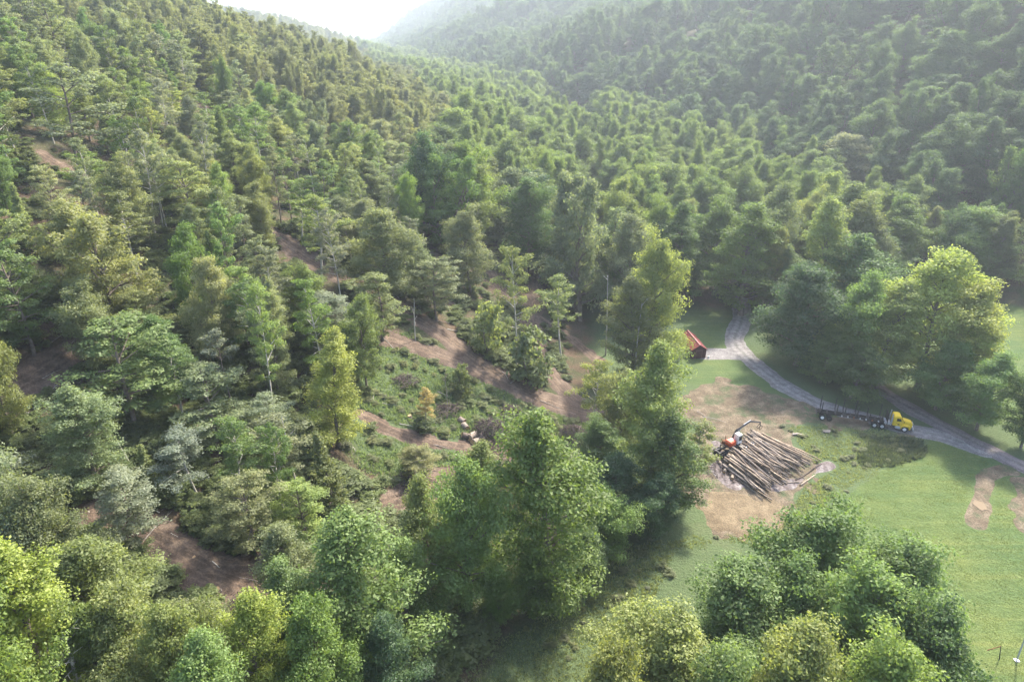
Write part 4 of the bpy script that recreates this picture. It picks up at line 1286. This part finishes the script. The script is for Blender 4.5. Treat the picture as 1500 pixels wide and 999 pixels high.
A0, A1, B0, B1 = at(1112, 634), at(1056, 688), at(1180, 672), at(1108, 726)
print('LOGPILE', A0, A1, B0, B1)
nlog = 0
for layer in range(6):
    zc = .22 + layer * .36
    s0 = .5 - .5 * math.sqrt(max(0, 1 - (zc / 2.5) ** 1.6)); s1 = 1 - s0
    n = int((s1 - s0) * (40 if layer < 2 else 36 if layer < 4 else 30))
    for i in range(n):
        s = s0 + (s1 - s0) * (i + random.uniform(.15, .85)) / n
        a = A0.lerp(A1, s); b = B0.lerp(B1, s)
        d = (b - a); L = d.length; d.normalize()
        a = a + d * random.uniform(-.9, 1.4); sd_ = Vector((-d.y, d.x, 0))
        Ll = L * random.uniform(.82, 1.12)
        if s > .55: a = a + d * random.uniform(-.2, .6)
        b = a + d * Ll + sd_ * random.gauss(0, .55 + .12 * layer)
        a.z = zg(a.x, a.y) + zc + random.uniform(-.06, .12); b.z = zg(b.x, b.y) + zc * random.uniform(.68, .98) + .05
        if random.random() < .5: pass
        part_ = ['at the end nearest the drive', 'in the part below the boom tip', 'just right of the middle', 'just left of the middle', 'in the part beside the loader', 'at the end nearest the yellowing tree'][min(int(s * 6), 5)]
        put_log(random.choice(LOGS), a, b, ['bottom', 'bottom', 'middle', 'middle', 'upper', 'top'][layer] + ' layer log of the big pile, ' + part_, 'logs stacked in the big pile')
        nlog += 1
def plog(p, q, label, za=.15, zb=.15, s=1, me=None, group=None, name='log', cat='log'):
    a, b = at(*p), at(*q); a.z += za; b.z += zb
    return put_log(me or random.choice(LOGS), a, b, label, group, name, s, cat)
plog((1146, 672), (1181, 706), 'long thin pole leaning out of the front of the log pile', 1.3, .15, .45)
plog((1172, 712), (1218, 676), 'grey log lying on bark debris pointing away from the log pile', s=.8)
plog((1165, 704), (1208, 684), 'second grey log on the bark debris right of the pile', s=.7)
plog((1120, 712), (1175, 706), 'pale peeled log in the bark debris in front of the pile', s=.6)
plog((1098, 716), (1140, 722), 'broken pale log at the front foot of the pile', s=.6)
SH = [log_mesh(50 + i, 10, .30, .28, .02) for i in range(3)]
for k, (p, q, lb) in enumerate([((1054, 680), (1062, 690), 'short cut log chunk at the left end of the pile'), ((1060, 694), (1066, 684), 'tan short log chunk lying across others at the left end of the pile'),
                                ((1072, 704), (1073, 697), 'short upright looking tan chunk at the lower left of the pile'), ((1050, 672), (1056, 683), 'short log chunk nearest the yellowing tree'),
                                ((1120, 708), (1133, 710), 'short pale chunk at the front edge of the pile')]):
    plog(p, q, lb, .3, .3, .9, random.choice(SH), name='log_chunk', cat='log chunk')
for k, (p, q, lb) in enumerate([((672, 616), (680, 622), 'pale log chunk uppermost of those beside the slash pile'), ((678, 624), (684, 631), 'brown log chunk second from the top beside the slash pile'),
                                ((676, 640), (688, 643), 'grey fat log chunk leftmost of the row below the slash pile'), ((686, 645), (697, 638), 'grey log chunk tilted over its neighbour below the slash pile'),
                                ((692, 652), (703, 648), 'grey thick log chunk at the front of the slash pile'), ((703, 640), (708, 650), 'tan log chunk between the grey ones below the slash pile'),
                                ((709, 655), (719, 651), 'tan cut log chunk at the right end below the slash pile')]):
    plog(p, q, lb, .4, .4, 1.9, random.choice(SH), name='log_chunk', cat='log chunk')
# boards on the grass
for p, lb in (((1168, 637), 'pile of pale tan boards lying on the grass below the trailer'), ((1212, 633), 'small brown heap of bark on the grass below the trailer wheels')):
    c = at(*p); m = MB()
    for i in range(7): m.box((random.uniform(-.4, .4), random.uniform(-.35, .35), .06 + .05 * i), (random.uniform(.8, 1.6), .2, .05), random.uniform(-.25, .25))
    o = m.build('board_heap', M_DEAD, None); o.location = (c.x, c.y, c.z); tag(o, lb, 'board heap')

# fallen trunks and branches
BR = []
for i in range(6):
    r = np.random.default_rng(300 + i); paths = []
    u = np.linspace(0, 1, 8); w = r.uniform(.2, .7)
    main = np.stack([u * 10, w * np.sin(u * 4 + r.uniform(0, 6)), .12 * np.sin(u * 5)], 1); paths.append((main, .14 * (1 - u * .8)))
    for k in range(7):
        t = r.uniform(.35, .97); c = np.array([np.interp(t, u, main[:, j]) for j in range(3)]); L_ = r.uniform(.8, 2.2) * (1.2 - t)
        d = np.array([r.uniform(.4, 1), r.choice([-1, 1]) * r.uniform(.4, 1), r.uniform(0, .5)]) * L_
        v = np.linspace(0, 1, 4); paths.append((c + v[:, None] * d + np.stack([0 * v, .15 * np.sin(v * 3), 0 * v], 1), .05 * (1 - .7 * v)))
    tv, tq = tubes(paths, 5); me = mesh_np('fallen_branch', tv, tq, smooth=True); me.materials.append(M_DEAD if i % 2 else M_PALE); BR.append(me)
FB = [((80, 518), (111, 502), 'pale fallen branch on the brown slope at the left edge'), ((72, 505), (104, 486), 'thin branch above the pale fallen one on the brown slope at the left'),
      ((243, 772), (270, 798), 'crooked branch along the upper edge of the lower skid trail'), ((272, 740), (332, 794), 'long thin fallen trunk slanting through undergrowth above the lower trail'),
      ((312, 824), (334, 846), 'dark branch lying across the lower skid trail'), ((332, 845), (390, 856), 'pale fallen pole lying across the lower skid trail'),
      ((352, 872), (390, 862), 'thin branch below the pale pole on the lower trail'), ((432, 590), (466, 606), 'pale broken branch in the hollow left of the bright yellow-green tree'),
      ((385, 660), (412, 672), 'whitish fallen stick in the undergrowth left of the cedar'), ((352, 632), (395, 640), 'thin fallen stick at the foot of the long bare trunk'),
      ((625, 652), (658, 656), 'pale fallen pole left of the slash pile'), ((632, 740), (645, 708), 'crooked pale branch at the lower end of the clearing'),
      ((560, 590), (600, 600), 'small fallen branch in the left of the grassy opening'), ((585, 622), (640, 640), 'grey fallen pole along the lower edge of the grassy opening'),
      ((540, 740), (575, 755), 'pale stick beside the dirt at the bottom of the clearing'), ((600, 745), (630, 728), 'branch lying on the dirt at the bottom of the clearing'),
      ((735, 545), (748, 562), 'pale fallen stem under the tall slender tree'), ((745, 565), (765, 548), 'thin stem leaning to the right under the slender tree'),
      ((655, 482), (690, 486), 'pale pole on the upper bank of the main skid trail'), ((1030, 612), (1070, 620), 'dark pole lying on the dirt behind the loader'),
      ((1020, 605), (1045, 618), 'dark branch on the dirt left behind the loader'), ((1018, 728), (1026, 742), 'pale stub lying at the left edge of the dirt clearing'),
      ((30, 570), (90, 545), 'branch on the brown slope at the far left'), ((395, 470), (440, 480), 'fallen branch in the woods left of the main skid trail'),
      ((640, 575), (672, 590), 'grey stick in the middle of the grassy opening'), ((560, 700), (600, 712), 'grey branch in the low brush of the clearing')]
for p, q, lb in FB: plog(p, q, lb, .12, .15, random.uniform(.4, .7), random.choice(BR), None, 'fallen_branch', 'branch')
BRO = {}
for k in range(70):
    px_, py_ = random.uniform(20, 860), random.uniform(420, 880)
    a = at(px_, py_)
    if a.x > xl_of(a.y) - 2: continue
    th = random.uniform(0, 6.28); L = random.uniform(2.5, 7); b = Vector((a.x + math.cos(th) * L, a.y + math.sin(th) * L, 0)); b.z = zg(b.x, b.y) + .15; a.z += .12
    BRO.setdefault(where_of(px_, py_)[:2], []).append((where_of(px_, py_)[2], put_log(random.choice(BR), a, b, 'x', 'fallen branches left by logging', 'fallen_branch', random.uniform(.35, .65), 'branch')))
for (rel_, lm_), v_ in BRO.items():
    v_.sort(key=lambda q: q[0])
    for i_, (_, o_) in enumerate(v_): o_['label'] = f'grey fallen branch {rel_} {lm_}' + (', ' + ORD[min(i_, 11)] if len(v_) > 1 else '')

# stumps
def stump(p, h, r, label, splinter=False):
    c = at(*p); m = MB()
    n = 12; bot = []; top = []
    for i in range(n):
        a = 6.283 * i / n; k = 1 + .15 * math.sin(3 * a + 1)
        bot.append(m.bm.verts.new((math.cos(a) * r * 1.5 * k, math.sin(a) * r * 1.5 * k, -.1)))
        top.append(m.bm.verts.new((math.cos(a) * r, math.sin(a) * r, h + (random.uniform(0, h * .6) if splinter else .03 * math.cos(a)))))
    for i in range(n): m.bm.faces.new((bot[i], bot[(i + 1) % n], top[(i + 1) % n], top[i]))
    f = m.bm.faces.new(top); f.material_index = 1
    bmesh.ops.recalc_face_normals(m.bm, faces=m.bm.faces)
    me = bpy.data.meshes.new('stump'); m.bm.to_mesh(me); m.bm.free()
    o = link('stump', me, [M_LOG, M_LOGEND]); o.location = c; tag(o, label, 'stump')
stump((317, 866), .35, .42, 'low stump with a fresh tan cut top on the lower skid trail')
stump((382, 824), 1.3, .30, 'tall splintered pale stump at the edge of the lower skid trail', True)
stump((358, 812), .7, .28, 'short broken stump left of the splintered one', True)
stump((284, 818), .3, .22, 'tiny stump in the middle of the lower skid trail')
stump((600, 612), .5, .3, 'small stump in the lower part of the grassy opening')

# dead standing trunks
def snag_mesh(seed, limbs):
    r = np.random.default_rng(seed); u = np.linspace(0, 1, 9); ph = r.uniform(0, 6, 2)
    tp = np.stack([.18 * np.sin(u * 3 + ph[0]), .18 * np.sin(u * 2.5 + ph[1]), u * 10 - .3], 1); paths = [(tp, .15 * (1 - u * .75))]
    for k in range(limbs):
        t = r.uniform(.35, .98); c = np.array([np.interp(t, u, tp[:, j]) for j in range(3)]); az = r.uniform(0, 6.28); L_ = r.uniform(.8, 2.4) * (1.15 - t * .7)
        e = r.uniform(.3, 1.1); d = np.array([math.cos(az) * math.cos(e), math.sin(az) * math.cos(e), math.sin(e)]) * L_
        v = np.linspace(0, 1, 4); pts = c + v[:, None] * d; paths.append((pts, .045 * (1 - .75 * v)))
        for s_ in range(2):
            c2 = pts[2]; d2 = d * .5 + r.normal(0, .3, 3) * L_ * .5; paths.append((c2 + v[:, None] * d2, .02 * (1 - .6 * v)))
    return paths
def snag(bx, by, ty, label, limbs=6, seed=0, k=1.0, lean=0, pale=True):
    p = at(bx, by); dx, fy, dz = ray(bx, ty); H = CAM_Z + p.y * dz / fy - p.z
    root = empty('dead_tree', (p.x, p.y, p.z), random.uniform(0, 6.28)); root.rotation_euler = (0, lean, root.rotation_euler[2] if not lean else 0)
    paths = snag_mesh(400 + seed, limbs)
    tv, tq = tubes(paths[:1], 7); me = mesh_np('trunk', tv, tq, smooth=True); me.materials.append(M_PALE if pale else M_DEAD); link('trunk', me, None, root)
    if len(paths) > 1:
        tv, tq = tubes(paths[1:], 4); me = mesh_np('branches', tv, tq, smooth=True); me.materials.append(M_PALE if pale else M_DEAD); link('branches', me, None, root)
    root.scale = (k * H / 10, k * H / 10, H / 10); tag(root, label, 'dead tree')
snag(433, 722, 606, 'bare pale standing trunk left of the cedar', 3, 1, .8)
snag(196, 690, 640, 'short leaning dead trunk in the dark hollow on the left', 1, 2, 1.3, -.22)
snag(266, 612, 545, 'thin dark bare trunk between trees on the left hillside', 2, 3, .8, pale=False)
snag(140, 1090, 925, 'dead tree with bare grey twigs among the bottom left crowns', 26, 4, 1.6)
snag(655, 600, 545, 'thin bare sapling in the grassy opening', 6, 5, .7, pale=False)
snag(930, 560, 440, 'tall bare pale trunk at the edge of the middle woods', 3, 6, .8)
snag(885, 520, 400, 'bare pale trunk second from the edge of the middle woods', 2, 7, .7)
snag(610, 500, 435, 'small bare trunk at the upper end of the grassy opening', 4, 8, .9)
snag(310, 470, 380, 'bare trunk midway up the left hillside', 5, 9, .8)
snag(240, 330, 245, 'bare trunk high on the left hillside', 4, 10, .8)
snag(560, 290, 228, 'slim bare trunk on the upper hillside near the centre', 3, 11, .7)

# slash piles: tangled branches
def slash(p, rad, h, n, label, m, seed):
    c = at(*p); r = np.random.default_rng(seed); paths = []
    for i in range(n):
        a = r.uniform(0, 6.28); q = r.random() ** .6; x, y = math.cos(a) * rad * q, math.sin(a) * rad * q; z = h * (1 - q ** 2) * r.random() ** .4
        L_ = r.uniform(.8, 2.6); az = r.uniform(0, 6.28); e = r.normal(.15, .35)
        d = np.array([math.cos(az) * math.cos(e), math.sin(az) * math.cos(e), math.sin(e)]) * L_
        u = np.linspace(-.5, .5, 4); pts = np.array([x, y, z + .15]) + u[:, None] * d + np.stack([.1 * np.sin(u * 5), 0 * u, .12 * np.cos(u * 6)], 1)
        pts[:, 2] = np.maximum(pts[:, 2], .03)
        paths.append((pts, r.uniform(.02, .08) * np.array([1, .85, .7, .45])))
    tv, tq = tubes(paths, 4); me = mesh_np('slash_pile', tv, tq); o = link('slash_pile', me, m); o.location = c
    tag(o, label, 'brush pile', None, 'stuff')
M_TWIG = simple('dark_twigs', (.095, .075, .068), .9, .4, 2, .1)
slash((718, 640), 3.6, 3.4, 420, 'tall tangled pile of grey brown branches on the clearing', M_TWIG, 1)
slash((745, 606), 2.6, 1.3, 140, 'low dark heap of brush behind the tall slash pile', M_TWIG, 2)
slash((652, 604), 2.6, 1.2, 140, 'low brown heap of brush in the grassy opening', M_TWIG, 3)
slash((838, 640), 3.2, 2.0, 240, 'dark tangle of brush at the lower end of the main skid trail', M_TWIG, 4)
slash((600, 705), 4.2, .9, 200, 'spread of cut branches below the grassy opening', M_TWIG, 5)
slash((590, 560), 2.4, 1.0, 110, 'brown brush heap in the upper grassy opening', M_TWIG, 6)
slash((130, 560), 4.0, 1.6, 200, 'dark tangle of roots and brush in the hollow at the left', M_TWIG, 7)
slash((1068, 690), 4.0, .5, 120, 'broken bark and limbs on the ground under the log pile', M_TWIG, 8)
slash((345, 885), 2.4, .4, 90, 'scattered twigs at the lower end of the lower skid trail', M_TWIG, 9)

# pole and implement at the lower right corner
c = at(1489, 967)
m = MB(); m.rod((0, 0, -.2), (.35, .5, 5.2), .10, .08, 12); m.box((0, 0, .05), (.5, .5, .12), bev=.03); o = m.build('metal_pole', M_CHROME, None); o.location = c
tag(o, 'grey metal pole leaning at the bottom right corner of the lawn', 'pole')
c = at(1464, 965)
root = empty('post', c); tag(root, 'small dark post with a rusty arm standing on the lawn near the grey pole', 'post')
MB().rod((0, 0, -.1), (-.35, .1, 2.0), .06, .05).build('pole', M_BLACK, root)
MB().rod((-.35, .1, 2.0), (-1.6, .3, 1.1), .05).build('arm', M_RUST, root)
print('LOGS', nlog)
#%%THINGSEND%%

# ------------------------------------------------------------------ haze
def haze():
    m = bpy.data.materials.new('haze_air'); m.use_nodes = True
    N, L = m.node_tree.nodes, m.node_tree.links; N.clear()
    v = N.new('ShaderNodeVolumePrincipled')
    v.inputs['Color'].default_value = (.80, .90, 1.0, 1)
    v.inputs['Density'].default_value = HAZE_DENSITY
    v.inputs['Anisotropy'].default_value = .4
    o = N.new('ShaderNodeOutputMaterial'); L.new(v.outputs[0], o.inputs['Volume'])
    me = bpy.data.meshes.new('haze')
    x, y0, y1, z0, z1 = 7050, -450, 9050, -6, 330
    V = [(a, b, c) for a in (-x, x) for b in (y0, y1) for c in (z0, z1)]
    F = [(0, 1, 3, 2), (4, 6, 7, 5), (0, 4, 5, 1), (2, 3, 7, 6), (0, 2, 6, 4), (1, 5, 7, 3)]
    me.from_pydata(V, [], F); me.update()
    h = link('haze', me, m); tag(h, kind='stuff', label='thin bright haze filling the valley air', cat='haze')
haze()
